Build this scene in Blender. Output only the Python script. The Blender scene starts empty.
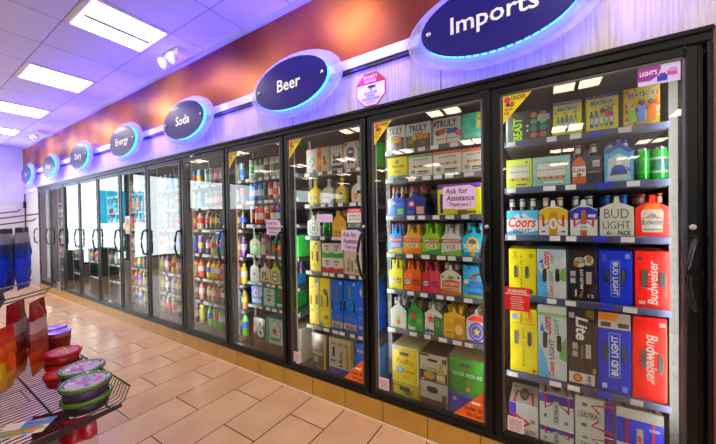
import bpy, math, random
from mathutils import Vector, Matrix
random.seed(7)
scn = bpy.context.scene
COL = scn.collection
PI = math.pi

# ------------------------------------------------------------------ materials
def lin(c):
    return tuple((v / 255 / 12.92) if v / 255 <= .04045 else ((v / 255 + .055) / 1.055) ** 2.4 for v in c)
MATS = {}
def M(rgb, rough=.42, metal=0., emit=0., noise=.10, coat=0., scale=40.):
    key = (tuple(rgb), rough, metal, emit, noise, coat, scale)
    if key in MATS: return MATS[key]
    m = bpy.data.materials.new('m_%d_%d_%d_%s' % (*rgb, len(MATS))); m.use_nodes = True
    nt = m.node_tree; b = nt.nodes['Principled BSDF']
    c = lin(rgb)
    b.inputs['Roughness'].default_value = rough
    b.inputs['Metallic'].default_value = metal
    b.inputs['Coat Weight'].default_value = coat
    if emit:
        b.inputs['Base Color'].default_value = (*c, 1)
        b.inputs['Emission Color'].default_value = (*c, 1); b.inputs['Emission Strength'].default_value = emit
    elif noise:
        tc = nt.nodes.new('ShaderNodeTexCoord'); n = nt.nodes.new('ShaderNodeTexNoise'); r = nt.nodes.new('ShaderNodeMix')
        r.data_type = 'RGBA'; n.inputs['Scale'].default_value = scale; n.inputs['Detail'].default_value = 2
        nt.links.new(tc.outputs['Object'], n.inputs['Vector']); nt.links.new(n.outputs['Fac'], r.inputs['Factor'])
        r.inputs['A'].default_value = (*[v * (1 - noise) for v in c], 1); r.inputs['B'].default_value = (*[min(1, v * (1 + noise)) for v in c], 1)
        nt.links.new(r.outputs['Result'], b.inputs['Base Color'])
    else:
        b.inputs['Base Color'].default_value = (*c, 1)
    MATS[key] = m
    return m

def nodes_mat(name):
    m = bpy.data.materials.new(name); m.use_nodes = True
    return m, m.node_tree, m.node_tree.nodes['Principled BSDF']

def glass_mat(name, tint, ior):
    """thin pane: clear straight through, Fresnel reflection off the outer faces"""
    m = bpy.data.materials.new(name); m.use_nodes = True; nt = m.node_tree; nt.nodes.clear()
    out = nt.nodes.new('ShaderNodeOutputMaterial'); mix = nt.nodes.new('ShaderNodeMixShader')
    tr = nt.nodes.new('ShaderNodeBsdfTransparent'); gl = nt.nodes.new('ShaderNodeBsdfGlossy'); fr = nt.nodes.new('ShaderNodeFresnel')
    ge = nt.nodes.new('ShaderNodeNewGeometry'); inv = nt.nodes.new('ShaderNodeMath'); mul = nt.nodes.new('ShaderNodeMath')
    tr.inputs['Color'].default_value = (*tint, 1); gl.inputs['Roughness'].default_value = .012; fr.inputs['IOR'].default_value = ior
    inv.operation = 'SUBTRACT'; inv.inputs[0].default_value = 1; mul.operation = 'MULTIPLY'
    L = nt.links.new
    L(ge.outputs['Backfacing'], inv.inputs[1]); L(inv.outputs[0], mul.inputs[0]); L(fr.outputs[0], mul.inputs[1])
    L(mul.outputs[0], mix.inputs[0]); L(tr.outputs[0], mix.inputs[1]); L(gl.outputs[0], mix.inputs[2]); L(mix.outputs[0], out.inputs[0])
    return m

# ------------------------------------------------------------------ mesh builder
class MB:
    def __init__(s): s.v = []; s.f = []; s.mi = []; s.mats = []; s.sm = []
    def m(s, mat):
        if mat not in s.mats: s.mats.append(mat)
        return s.mats.index(mat)
    def add(s, vs, fs, mat, smooth=False):
        o = len(s.v); k = s.m(mat); s.v += [tuple(p) for p in vs]
        for f in fs: s.f.append(tuple(i + o for i in f)); s.mi.append(k); s.sm.append(smooth)
        return s
    def box(s, x0, x1, y0, y1, z0, z1, mat, c=0.):
        if x0 > x1: x0, x1 = x1, x0
        if y0 > y1: y0, y1 = y1, y0
        if z0 > z1: z0, z1 = z1, z0
        if not c:
            vs = [(x, y, z) for z in (z0, z1) for y in (y0, y1) for x in (x0, x1)]
            return s.add(vs, [(0, 2, 3, 1), (4, 5, 7, 6), (0, 1, 5, 4), (2, 6, 7, 3), (0, 4, 6, 2), (1, 3, 7, 5)], mat)
        # chamfered box: three inset verts per corner
        vs = []; idx = {}
        for i, x in enumerate((x0, x1)):
            for j, y in enumerate((y0, y1)):
                for k, z in enumerate((z0, z1)):
                    dx, dy, dz = (c, -c)[i], (c, -c)[j], (c, -c)[k]
                    for a, p in enumerate(((x, y + dy, z + dz), (x + dx, y, z + dz), (x + dx, y + dy, z))):
                        idx[i, j, k, a] = len(vs); vs.append(p)
        fs = []
        g = lambda *q: idx[q]
        for i in (0, 1): fs.append([g(i, 0, 0, 0), g(i, 1, 0, 0), g(i, 1, 1, 0), g(i, 0, 1, 0)][:: 1 if i else -1])
        for j in (0, 1): fs.append([g(0, j, 0, 1), g(1, j, 0, 1), g(1, j, 1, 1), g(0, j, 1, 1)][:: -1 if j else 1])
        for k in (0, 1): fs.append([g(0, 0, k, 2), g(1, 0, k, 2), g(1, 1, k, 2), g(0, 1, k, 2)][:: 1 if k else -1])
        for i in (0, 1):
            for j in (0, 1): fs.append([g(i, j, 0, 0), g(i, j, 0, 1), g(i, j, 1, 1), g(i, j, 1, 0)][:: 1 if i == j else -1])
        for i in (0, 1):
            for k in (0, 1): fs.append([g(i, 0, k, 0), g(i, 1, k, 0), g(i, 1, k, 2), g(i, 0, k, 2)][:: 1 if i == k else -1])
        for j in (0, 1):
            for k in (0, 1): fs.append([g(0, j, k, 1), g(1, j, k, 1), g(1, j, k, 2), g(0, j, k, 2)][:: -1 if j == k else 1])
        for i in (0, 1):
            for j in (0, 1):
                for k in (0, 1): fs.append([g(i, j, k, 0), g(i, j, k, 1), g(i, j, k, 2)][:: 1 if (i + j + k) % 2 else -1])
        return s.add(vs, fs, mat)
    def lathe(s, prof, mats, cx=0, cy=0, seg=14, axis='z', base=0.):
        """prof: list of (r, h); mats: one material or one per band"""
        n = len(prof); vs = []
        for r, h in prof:
            for k in range(seg):
                a = 2 * PI * k / seg; x, y = r * math.cos(a), r * math.sin(a)
                vs.append((cx + x, cy + y, base + h) if axis == 'z' else (cx + x, base - h, cy + y) if axis == 'y' else (base + h, cx + x, cy + y))
        o = len(s.v); s.v += vs
        for i in range(n - 1):
            mt = mats[i] if isinstance(mats, (list, tuple)) else mats; mk = s.m(mt)
            for k in range(seg):
                k2 = (k + 1) % seg
                s.f.append((o + i * seg + k, o + i * seg + k2, o + (i + 1) * seg + k2, o + (i + 1) * seg + k)); s.mi.append(mk); s.sm.append(True)
        for i, rev in ((0, True), (n - 1, False)):
            if prof[i][0] > 1e-5:
                ring = [o + i * seg + k for k in range(seg)]
                s.f.append(tuple(ring[::-1] if rev else ring)); s.sm.append(False)
                s.mi.append(s.m((mats[0] if i == 0 else mats[-1]) if isinstance(mats, (list, tuple)) else mats))
        return s
    def tube(s, pts, r, mat, seg=6, closed=False):
        pts = [Vector(p) for p in pts]; n = len(pts); vs = []
        for i, p in enumerate(pts):
            a = pts[(i - 1) % n] if (closed or i > 0) else p; b = pts[(i + 1) % n] if (closed or i < n - 1) else p
            t = (b - a).normalized(); u = t.cross(Vector((0, 0, 1)))
            if u.length < .05: u = t.cross(Vector((1, 0, 0)))
            u.normalize(); w = t.cross(u)
            for k in range(seg):
                q = 2 * PI * k / seg; vs.append(p + u * (r * math.cos(q)) + w * (r * math.sin(q)))
        fs = []
        for i in range(n if closed else n - 1):
            j = (i + 1) % n
            for k in range(seg): fs.append((i * seg + k, j * seg + k, j * seg + (k + 1) % seg, i * seg + (k + 1) % seg))
        s.add(vs, fs, mat, True)
        if not closed: s.add([], [], mat); o = len(s.v) - n * seg; s.f += [tuple(o + k for k in range(seg)), tuple(o + (n - 1) * seg + k for k in range(seg))[::-1]]; s.mi += [s.m(mat)] * 2; s.sm += [False] * 2
        return s
    def prism(s, poly, y0, y1, mat):
        """poly in (x,z), counter-clockwise seen from -y; extruded between y0 (front) and y1"""
        n = len(poly)
        vs = [(x, y0, z) for x, z in poly] + [(x, y1, z) for x, z in poly]
        fs = [tuple(range(n)), tuple(range(2 * n - 1, n - 1, -1))] + [(i, i + n, (i + 1) % n + n, (i + 1) % n) for i in range(n)]
        return s.add(vs, fs, mat)
    def move(s, mtx, start=0):
        for i in range(start, len(s.v)): s.v[i] = tuple(mtx @ Vector(s.v[i]))
        return s
    def mesh(s, name):
        me = bpy.data.meshes.new(name); me.from_pydata(s.v, [], s.f)
        for mt in s.mats: me.materials.append(mt)
        me.polygons.foreach_set('material_index', s.mi); me.polygons.foreach_set('use_smooth', s.sm); me.update()
        return me

def link(name, me, parent=None, loc=(0, 0, 0), rot=(0, 0, 0)):
    if isinstance(me, MB): me = me.mesh(name)
    o = bpy.data.objects.new(name, me); COL.objects.link(o); o.location = loc; o.rotation_euler = rot
    if parent: o.parent = parent
    return o
def tag(o, label, cat, group=None):
    o['label'] = label; o['category'] = cat
    if group: o['group'] = group
    return o
def thing(name, label, cat, loc=(0, 0, 0), rot=(0, 0, 0), group=None):
    return tag(link(name, None, None, loc, rot), label, cat, group)
def struct(name, mb, loc=(0, 0, 0)):
    o = link(name, mb, None, loc); o['kind'] = 'structure'; return o

# ------------------------------------------------------------------ lettering
FONT = {}
def glyphs(txt, off=0.):
    k = (txt, off)
    if k not in FONT:
        cu = bpy.data.curves.new('t', 'FONT'); cu.body = txt; cu.resolution_u = 2; cu.offset = off; cu.align_x = 'CENTER'
        ob = bpy.data.objects.new('t', cu); COL.objects.link(ob)
        me = bpy.data.meshes.new_from_object(ob, depsgraph=bpy.context.evaluated_depsgraph_get())
        vs = [(v.co.x, v.co.y) for v in me.vertices]; fs = [tuple(p.vertices) for p in me.polygons]
        bpy.data.objects.remove(ob); bpy.data.curves.remove(cu); bpy.data.meshes.remove(me)
        FONT[k] = (vs, fs)
    return FONT[k]
def deco(mb, w, h, specs, y=0., x0=None, z0=0., step=.0006, rough=.42):
    """flat print on a face looking to -y; specs in fractions of w and h"""
    x0 = -w / 2 if x0 is None else x0
    X = lambda u: x0 + u * w; Z = lambda v: z0 + v * h
    for i, sp in enumerate(specs):
        yy = y - min(step * .5, .004 / len(specs)) * (i + 1) - .0005; k = sp[0]
        if k == 'r':
            _, u0, v0, u1, v1, c = sp; mb.add([(X(u0), yy, Z(v0)), (X(u1), yy, Z(v0)), (X(u1), yy, Z(v1)), (X(u0), yy, Z(v1))], [(0, 1, 2, 3)], M(c, rough))
        elif k == 'e':
            _, u, v, ru, rv, c = sp; n = 20
            mb.add([(X(u + ru * math.cos(2 * PI * q / n)), yy, Z(v + rv * math.sin(2 * PI * q / n))) for q in range(n)], [tuple(range(n))], M(c, rough))
        elif k == 'p':
            _, pts, c = sp; mb.add([(X(u), yy, Z(v)) for u, v in pts], [tuple(range(len(pts)))], M(c, rough))
        elif k == 's':
            _, u, v, ru, rv, c = sp; pts = []
            for q in range(10):
                a = PI / 2 + q * PI / 5; r = 1 if q % 2 == 0 else .42; pts.append((X(u + ru * r * math.cos(a)), yy, Z(v + rv * r * math.sin(a))))
            mb.add(pts + [(X(u), yy, Z(v))], [(q, (q + 1) % 10, 10) for q in range(10)], M(c, rough))
        elif k == 't':
            _, txt, u0, v0, u1, v1, c = sp[:7]; rot = sp[7] if len(sp) > 7 else 0; sh = sp[8] if len(sp) > 8 else 0; off = sp[9] if len(sp) > 9 else .015
            vs, fs = glyphs(txt, off); vs = [(a + sh * b, b) for a, b in vs]
            if rot == 90: vs = [(-b, a) for a, b in vs]
            elif rot == -90: vs = [(b, -a) for a, b in vs]
            ax = min(a for a, b in vs); bx = max(a for a, b in vs); az = min(b for a, b in vs); bz = max(b for a, b in vs)
            mb.add([(X(u0 + (u1 - u0) * (a - ax) / (bx - ax)), yy, Z(v0 + (v1 - v0) * (b - az) / (bz - az))) for a, b in vs], fs, M(c, rough))
    return mb

# ------------------------------------------------------------------ colours
BLACK = (14, 14, 16); WHITE = (240, 240, 236); RED = (226, 22, 14); BLUE = (12, 44, 205); YEL = (240, 222, 12); GREEN = (22, 140, 40)
NAVY = (18, 28, 92); TEAL = (20, 170, 160); ORANGE = (238, 110, 18); CREAM = (226, 220, 196); SILVER = (190, 194, 200); DARK = (30, 26, 28)
PURPLE = (92, 40, 160); LIME = (140, 200, 40); PINK = (230, 60, 120); SKY = (60, 165, 225); AMBER = (150, 72, 12); GOLD = (205, 160, 50); TAN = (200, 160, 105)
GREY = (120, 120, 124)
mBlackMetal = M((6, 6, 7), .36, 0., noise=.05)
mBlackMetal.node_tree.nodes['Principled BSDF'].inputs['Specular IOR Level'].default_value = .3
mBlack = M((12, 12, 13), .5)
mWhite = M((232, 230, 228), .5)

# ------------------------------------------------------------------ camera (x right along the cooler, y into it, z up)
CAMP = (0., -1.7403, 1.3415); yaw, pit, rol = .5601, -.0123, -.0161
fw = Vector((-math.sin(yaw) * math.cos(pit), math.cos(yaw) * math.cos(pit), math.sin(pit)))
rr = Vector((math.cos(yaw), math.sin(yaw), 0)); uu = rr.cross(fw)
r2 = rr * math.cos(rol) + uu * math.sin(rol); u2 = -rr * math.sin(rol) + uu * math.cos(rol)
cam = bpy.data.cameras.new('camera'); co = bpy.data.objects.new('camera', cam); COL.objects.link(co)
mt = Matrix((r2, u2, -fw)).transposed().to_4x4(); mt.translation = CAMP; co.matrix_world = mt
cam.sensor_width = 36; cam.lens = 302.18 / 716 * 36; cam.clip_start = .05
scn.camera = co

# ------------------------------------------------------------------ room shell
W = .762; X0 = -.2476                       # door pitch and second mullion
mull = lambda i: X0 - i * W                 # i = -1 .. 11
dc = lambda d: X0 + W / 2 - W * (d - 1)     # centre of door d (1 = rightmost)
XL, XR, YB, ZC = -9.75, 3.2, -13., 2.99

def floor_mat():
    m, nt, b = nodes_mat('floor_tile'); L = nt.links.new
    tc = nt.nodes.new('ShaderNodeTexCoord'); sx = nt.nodes.new('ShaderNodeSeparateXYZ'); cx = nt.nodes.new('ShaderNodeCombineXYZ')
    ax = nt.nodes.new('ShaderNodeMath'); ay = nt.nodes.new('ShaderNodeMath'); br = nt.nodes.new('ShaderNodeTexBrick')
    ax.operation = ay.operation = 'ADD'; ax.inputs[1].default_value = 2.411 + .299 * 60; ay.inputs[1].default_value = .25 + .6 * 40
    L(tc.outputs['Object'], sx.inputs[0]); L(sx.outputs['X'], ax.inputs[0]); L(sx.outputs['Y'], ay.inputs[0])
    L(ay.outputs[0], cx.inputs['X']); L(ax.outputs[0], cx.inputs['Y']); L(cx.outputs[0], br.inputs['Vector'])
    br.offset = .5; br.inputs['Scale'].default_value = 1; br.inputs['Brick Width'].default_value = .6; br.inputs['Row Height'].default_value = .299
    br.inputs['Mortar Size'].default_value = .0038; br.inputs['Mortar Smooth'].default_value = .1
    br.inputs['Color1'].default_value = (*lin((226, 182, 136)), 1); br.inputs['Color2'].default_value = (*lin((217, 171, 124)), 1); br.inputs['Mortar'].default_value = (*lin((48, 32, 26)), 1)
    n = nt.nodes.new('ShaderNodeTexNoise'); n.inputs['Scale'].default_value = 3.5; n.inputs['Detail'].default_value = 5; mx = nt.nodes.new('ShaderNodeMix'); mx.data_type = 'RGBA'; mx.blend_type = 'MULTIPLY'
    cr = nt.nodes.new('ShaderNodeValToRGB'); cr.color_ramp.elements[0].position = .3; cr.color_ramp.elements[0].color = (.86, .82, .80, 1); cr.color_ramp.elements[1].position = .7; cr.color_ramp.elements[1].color = (1, 1, 1, 1)
    L(tc.outputs['Object'], n.inputs['Vector']); L(n.outputs['Fac'], cr.inputs[0]); mx.inputs['Factor'].default_value = 1
    L(br.outputs['Color'], mx.inputs['A']); L(cr.outputs[0], mx.inputs['B']); L(mx.outputs['Result'], b.inputs['Base Color'])
    b.inputs['Roughness'].default_value = .24
    bp = nt.nodes.new('ShaderNodeBump'); bp.inputs['Strength'].default_value = .25; bp.inputs['Distance'].default_value = .004; bp.invert = True
    L(br.outputs['Fac'], bp.inputs['Height']); L(bp.outputs[0], b.inputs['Normal'])
    return m
struct('floor', MB().box(XL, XR, YB, 1.0, -.1, 0, floor_mat()))

def ceil_mat():
    m, nt, b = nodes_mat('ceiling_tile'); L = nt.links.new
    tc = nt.nodes.new('ShaderNodeTexCoord'); sx = nt.nodes.new('ShaderNodeSeparateXYZ'); cx = nt.nodes.new('ShaderNodeCombineXYZ'); br = nt.nodes.new('ShaderNodeTexBrick')
    ax = nt.nodes.new('ShaderNodeMath'); ay = nt.nodes.new('ShaderNodeMath'); ax.operation = ay.operation = 'ADD'
    ax.inputs[1].default_value = 3.345 + .5633 * 40; ay.inputs[1].default_value = .33 + .575 * 40
    L(tc.outputs['Object'], sx.inputs[0]); L(sx.outputs['X'], ax.inputs[0]); L(sx.outputs['Y'], ay.inputs[0]); L(ax.outputs[0], cx.inputs['X']); L(ay.outputs[0], cx.inputs['Y']); L(cx.outputs[0], br.inputs['Vector'])
    br.offset = 0; br.inputs['Scale'].default_value = 1; br.inputs['Brick Width'].default_value = .5633; br.inputs['Row Height'].default_value = .575
    br.inputs['Mortar Size'].default_value = .006; br.inputs['Mortar Smooth'].default_value = .3
    br.inputs['Color1'].default_value = (*lin((226, 224, 226)), 1); br.inputs['Color2'].default_value = (*lin((221, 219, 222)), 1); br.inputs['Mortar'].default_value = (*lin((168, 160, 176)), 1)
    L(br.outputs['Color'], b.inputs['Base Color']); b.inputs['Roughness'].default_value = .8
    bp = nt.nodes.new('ShaderNodeBump'); bp.inputs['Strength'].default_value = .5; bp.inputs['Distance'].default_value = .006; L(br.outputs['Fac'], bp.inputs['Height']); L(bp.outputs[0], b.inputs['Normal'])
    return m
struct('ceiling', MB().box(XL, XR, YB, 1.0, ZC, ZC + .1, ceil_mat()))
mWall = M((226, 222, 226), .6, noise=.03, scale=3)
wr = MB(); wr.box(XR, XR + .1, -1.2, 1.0, 0, ZC, mWall); wr.box(XR, XR + .1, YB, -12., 0, ZC, mWall); wr.box(XR, XR + .1, -12., -1.2, 0, .9, mWall); wr.box(XR, XR + .1, -12., -1.2, 2.1, ZC, mWall)
struct('wall_right', wr)
struct('wall_front', MB().box(XL, XR, YB - .1, YB, 0, ZC, M((150, 146, 146), .7)))
# left wall with the storefront openings (y ranges, z ranges)
wins = [(-1.95, -.66, .30, 2.70), (-3.40, -2.05, .30, 2.72), (-6.30, -3.62, 1.70, 2.72), (-9.60, -8.50, 2.10, 2.74), (-12.4, -10.2, 2.10, 2.74)]
wl = MB(); e = sorted(wins); ys = [YB]
prev = YB
for y0, y1, z0, z1 in e:
    wl.box(XL - .12, XL, prev, y0, 0, ZC, mWall); wl.box(XL - .12, XL, y0, y1, 0, z0, mWall); wl.box(XL - .12, XL, y0, y1, z1, ZC, mWall); prev = y1
wl.box(XL - .12, XL, prev, 1.0, 0, ZC, mWall)
struct('wall_left', wl)
mGlassWin = glass_mat('window_glass', (.97, .985, .98), 1.4)
mAlu = M((70, 72, 76), .35, .8)
for i, (y0, y1, z0, z1) in enumerate(wins):
    f = MB(); t = .05; x0, x1 = XL - .10, XL - .02
    f.box(x0, x1, y0, y0 + t, z0, z1, mAlu); f.box(x0, x1, y1 - t, y1, z0, z1, mAlu); f.box(x0, x1, y0, y1, z0, z0 + t, mAlu); f.box(x0, x1, y0, y1, z1 - t, z1, mAlu)
    o = struct('window_%d' % (i + 1), f)
    link('window_pane', MB().box(XL - .065, XL - .057, y0 + t, y1 - t, z0 + t, z1 - t, mGlassWin), o)

f = MB()  # glazed opening added in the unseen right wall to let in fill daylight
for k in range(7): f.box(XR + .02, XR + .08, -12. + k * 1.8 - (.05 if k else 0), -12. + k * 1.8 + (.05 if k < 6 else 0), .9, 2.1, mAlu)
f.box(XR + .02, XR + .08, -12., -1.2, .9, .95, mAlu); f.box(XR + .02, XR + .08, -12., -1.2, 2.05, 2.1, mAlu)
o = struct('window_6', f)
for k in range(6): link('window_pane', MB().box(XR + .046, XR + .054, -12 + k * 1.8 + .05, -12 + (k + 1) * 1.8 - .05, .95, 2.05, mGlassWin), o)
# back wall: fascia panels over the cooler, brown laminate above
def fascia_mat():
    m, nt, b = nodes_mat('fascia_wood'); L = nt.links.new
    tc = nt.nodes.new('ShaderNodeTexCoord'); mp = nt.nodes.new('ShaderNodeMapping'); n = nt.nodes.new('ShaderNodeTexNoise'); cr = nt.nodes.new('ShaderNodeValToRGB')
    mp.inputs['Scale'].default_value = (55, 1, 2.2); n.inputs['Scale'].default_value = 1.6; n.inputs['Detail'].default_value = 5
    L(tc.outputs['Object'], mp.inputs[0]); L(mp.outputs[0], n.inputs['Vector']); L(n.outputs['Fac'], cr.inputs[0])
    cr.color_ramp.elements[0].position = .30; cr.color_ramp.elements[0].color = (*lin((176, 162, 152)), 1); cr.color_ramp.elements[1].position = .55; cr.color_ramp.elements[1].color = (*lin((208, 196, 186)), 1)
    sx = nt.nodes.new('ShaderNodeSeparateXYZ'); a = nt.nodes.new('ShaderNodeMath'); a.operation = 'ADD'; a.inputs[1].default_value = .516 + 1.165 * 30
    md = nt.nodes.new('ShaderNodeMath'); md.operation = 'MODULO'; md.inputs[1].default_value = 1.165; lt = nt.nodes.new('ShaderNodeMath'); lt.operation = 'LESS_THAN'; lt.inputs[1].default_value = .006
    L(tc.outputs['Object'], sx.inputs[0]); L(sx.outputs['X'], a.inputs[0]); L(a.outputs[0], md.inputs[0]); L(md.outputs[0], lt.inputs[0])
    mx = nt.nodes.new('ShaderNodeMix'); mx.data_type = 'RGBA'; L(lt.outputs[0], mx.inputs['Factor']); L(cr.outputs[0], mx.inputs['A']); mx.inputs['B'].default_value = (*lin((60, 52, 50)), 1)
    L(mx.outputs['Result'], b.inputs['Base Color']); b.inputs['Roughness'].default_value = .42
    return m
def laminate_mat():
    m, nt, b = nodes_mat('brown_laminate'); L = nt.links.new
    tc = nt.nodes.new('ShaderNodeTexCoord'); mp = nt.nodes.new('ShaderNodeMapping'); n = nt.nodes.new('ShaderNodeTexNoise'); cr = nt.nodes.new('ShaderNodeValToRGB')
    mp.inputs['Scale'].default_value = (1.0, 1, .9); mp.inputs['Location'].default_value = (.35, 0, .2); n.inputs['Scale'].default_value = 1.15; n.inputs['Detail'].default_value = 1.2
    L(tc.outputs['Object'], mp.inputs[0]); L(mp.outputs[0], n.inputs['Vector']); L(n.outputs['Fac'], cr.inputs[0])
    el = cr.color_ramp.elements; el[0].position = .32; el[0].color = (*lin((106, 32, 36)), 1); el[1].position = .68; el[1].color = (*lin((226, 148, 58)), 1)
    q = el.new(.45); q.color = (*lin((150, 68, 36)), 1); q = el.new(.56); q.color = (*lin((192, 108, 44)), 1)
    mp2 = nt.nodes.new('ShaderNodeMapping'); n2 = nt.nodes.new('ShaderNodeTexNoise'); mp2.inputs['Scale'].default_value = (60, 1, 1.5); n2.inputs['Scale'].default_value = 1.4
    L(tc.outputs['Object'], mp2.inputs[0]); L(mp2.outputs[0], n2.inputs['Vector'])
    mr = nt.nodes.new('ShaderNodeMapRange'); mr.inputs['To Min'].default_value = .84; mr.inputs['To Max'].default_value = 1.1; L(n2.outputs['Fac'], mr.inputs[0])
    mx = nt.nodes.new('ShaderNodeMix'); mx.data_type = 'RGBA'; mx.blend_type = 'MULTIPLY'; mx.inputs['Factor'].default_value = 1; L(cr.outputs[0], mx.inputs['A']); L(mr.outputs[0], mx.inputs['B'])
    L(mx.outputs['Result'], b.inputs['Base Color']); b.inputs['Roughness'].default_value = .40; b.inputs['Metallic'].default_value = .55
    return m
XE = .549                                  # right end of the cooler
wb = MB(); mLam = laminate_mat(); mFas = fascia_mat()
wb.box(XL, XR, 0, .1, 2.415, ZC, mLam); wb.box(XL, XR, 0, .1, 2.067, 2.415, mFas)
wb.box(XE, XR, 0, .1, 0, 2.067, M((120, 74, 60), .5)); wb.box(XL, -9.68, 0, .1, 0, 2.067, mWall); wb.box(-8.74, mull(11) - .035, 0, .1, 0, 2.067, M((206, 204, 208), .45))
wb.box(-9.68, -8.74, 0, .1, 2.0, 2.067, mWall)
struct('wall_back', wb)
rl = MB(); rl.box(XL, XR, -.03, -.0005, 2.348, 2.412, M((222, 218, 212), .3, .15)); rl.box(XL, XR, -.022, -.0005, 2.325, 2.348, M((22, 20, 22), .5))  # lower near-black strip paints the shadow line under the rail
struct('trim_rail_shadow', rl)
struct('trim_2', MB().box(XL, XR, -.03, -.0005, ZC - .035, ZC - .0005, M((205, 203, 206), .5)))
# white walk-in door at the far end of the cooler wall
d1 = struct('door_1', MB().box(-9.66, -8.76, .005, .05, .02, 1.995, M((214, 206, 216), .4), .006))
g = MB(); 
for z in (.30, .95, 1.75): g.box(-9.69, -9.60, -.03, .0045, z - .07, z + .07, mBlack)
g.box(-9.675, -9.655, -.012, .0045, .02, 1.99, mBlack); link('door_hinge', g, d1)

# tiled kerb under the cooler
def kerb_mat():
    m, nt, b = nodes_mat('kerb_tile'); L = nt.links.new
    tc = nt.nodes.new('ShaderNodeTexCoord'); sx = nt.nodes.new('ShaderNodeSeparateXYZ'); a = nt.nodes.new('ShaderNodeMath'); a.operation = 'ADD'; a.inputs[1].default_value = 1.8128 + .299 * 60 + .002
    md = nt.nodes.new('ShaderNodeMath'); md.operation = 'MODULO'; md.inputs[1].default_value = .299; lt = nt.nodes.new('ShaderNodeMath'); lt.operation = 'LESS_THAN'; lt.inputs[1].default_value = .005
    L(tc.outputs['Object'], sx.inputs[0]); L(sx.outputs['X'], a.inputs[0]); L(a.outputs[0], md.inputs[0]); L(md.outputs[0], lt.inputs[0])
    n = nt.nodes.new('ShaderNodeTexNoise'); n.inputs['Scale'].default_value = 6; n.inputs['Detail'].default_value = 4; cr = nt.nodes.new('ShaderNodeValToRGB')
    cr.color_ramp.elements[0].color = (*lin((168, 122, 44)), 1); cr.color_ramp.elements[1].color = (*lin((206, 160, 68)), 1); L(tc.outputs['Object'], n.inputs['Vector']); L(n.outputs['Fac'], cr.inputs[0])
    mx = nt.nodes.new('ShaderNodeMix'); mx.data_type = 'RGBA'; L(lt.outputs[0], mx.inputs['Factor']); L(cr.outputs[0], mx.inputs['A']); mx.inputs['B'].default_value = (*lin((70, 46, 30)), 1)
    L(mx.outputs['Result'], b.inputs['Base Color']); b.inputs['Roughness'].default_value = .3
    return m
kb = MB(); kb.box(mull(11) - .06, XE + 1.5, -.012, .10, 0, .142, kerb_mat()); kb.box(mull(11) - .06, XE + 1.5, -.020, -.0125, 0, .012, M((225, 205, 175), .5))
struct('baseboard_back', kb)

# ------------------------------------------------------------------ cooler case
case = thing('cooler_case', 'long black walk-in cooler case with mullions under the lit oval signs', 'cooler', (dc(6), .05, .142))
def cp(name, mb):
    o = link(name, mb.move(Matrix.Translation((-dc(6), -.05, -.142))), case); return o
xa = mull(11) - .035
hd = MB(); hd.box(xa, XE, -.012, .09, 2.010, 2.0665, mBlackMetal, .006); hd.box(xa, XE, -.022, -.0125, 2.045, 2.0665, mBlackMetal, .003)
cp('header', hd)
cp('sill', MB().box(xa, XE, -.010, .09,   .1425, .171, mBlackMetal, .005))
for i in range(-1, 12):
    x = mull(i); w = .012; q = MB()
    q.box(x - w, x + w, .012, .09, .1715, 2.0095, mBlackMetal)
    cp('mullion', q)
q = MB(); q.box(mull(-1) + .018, XE, -.012, .09, .1715, 2.0095, mBlackMetal, .004); cp('jamb', q)
mIn = M((24, 22, 22), .7); mInW = M((44, 40, 38), .5)
b_ = MB(); b_.box(xa, XE, 1.0205, 1.06, .01, 2.06, mIn); cp('interior_back', b_)
b_ = MB(); b_.box(xa, XE, .09, 1.02, 2.03, 2.06, mInW); cp('interior_ceiling', b_)
mDk = M((84, 66, 52), .35); b_ = MB(); b_.box(mull(3), XE, .101, 1.02, .01, .06, mDk); cp('interior_deck', b_); b_ = MB(); b_.box(xa, mull(3) - .017, .101, 1.02, .01, .165, mDk); cp('interior_deck', b_)
cp('interior_side', MB().box(XE - .014, XE - .002, .0905, 1.02, .0605, 2.03, M((60, 56, 54), .4))); cp('interior_side', MB().box(xa, xa + .014, .0905, 1.02, .165, 2.03, mInW))

mGlass = glass_mat('cooler_glass', (.95, .97, .965), 1.78)
ORD = ['', 'first', 'second', 'third', 'fourth', 'fifth', 'sixth', 'seventh', 'eighth', 'ninth', 'tenth', 'eleventh', 'twelfth']
def DP(d): return 'rightmost cooler door' if d == 1 else '%s cooler door from right' % ORD[d]
hm = MB()
pts = [(0, -.018, .29), (0, -.045, .285)] + [(-.004 - .022 * math.sin(PI * t), -.05 - .012 * math.sin(PI * t), .28 - .27 * t) for t in [k / 10 for k in range(11)]] + [(0, -.045, .005), (0, -.018, 0)]
hm.tube(pts, .0095, M((10, 10, 11), .3), 8); hm.box(-.012, .012, -.021, -.0155, .255, .30, mBlack); hm.box(-.012, .012, -.021, -.0155, -.01, .035, mBlack)
HANDLE = hm.mesh('handle')
lm = MB().lathe([(.011, 0), (.011, .006), (.006, .009)], [M((150, 150, 152), .3, .9), M((210, 205, 205), .3, .8)], axis='y', seg=12)
LOCK = lm.mesh('lock')
DOORS = {}
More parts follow.
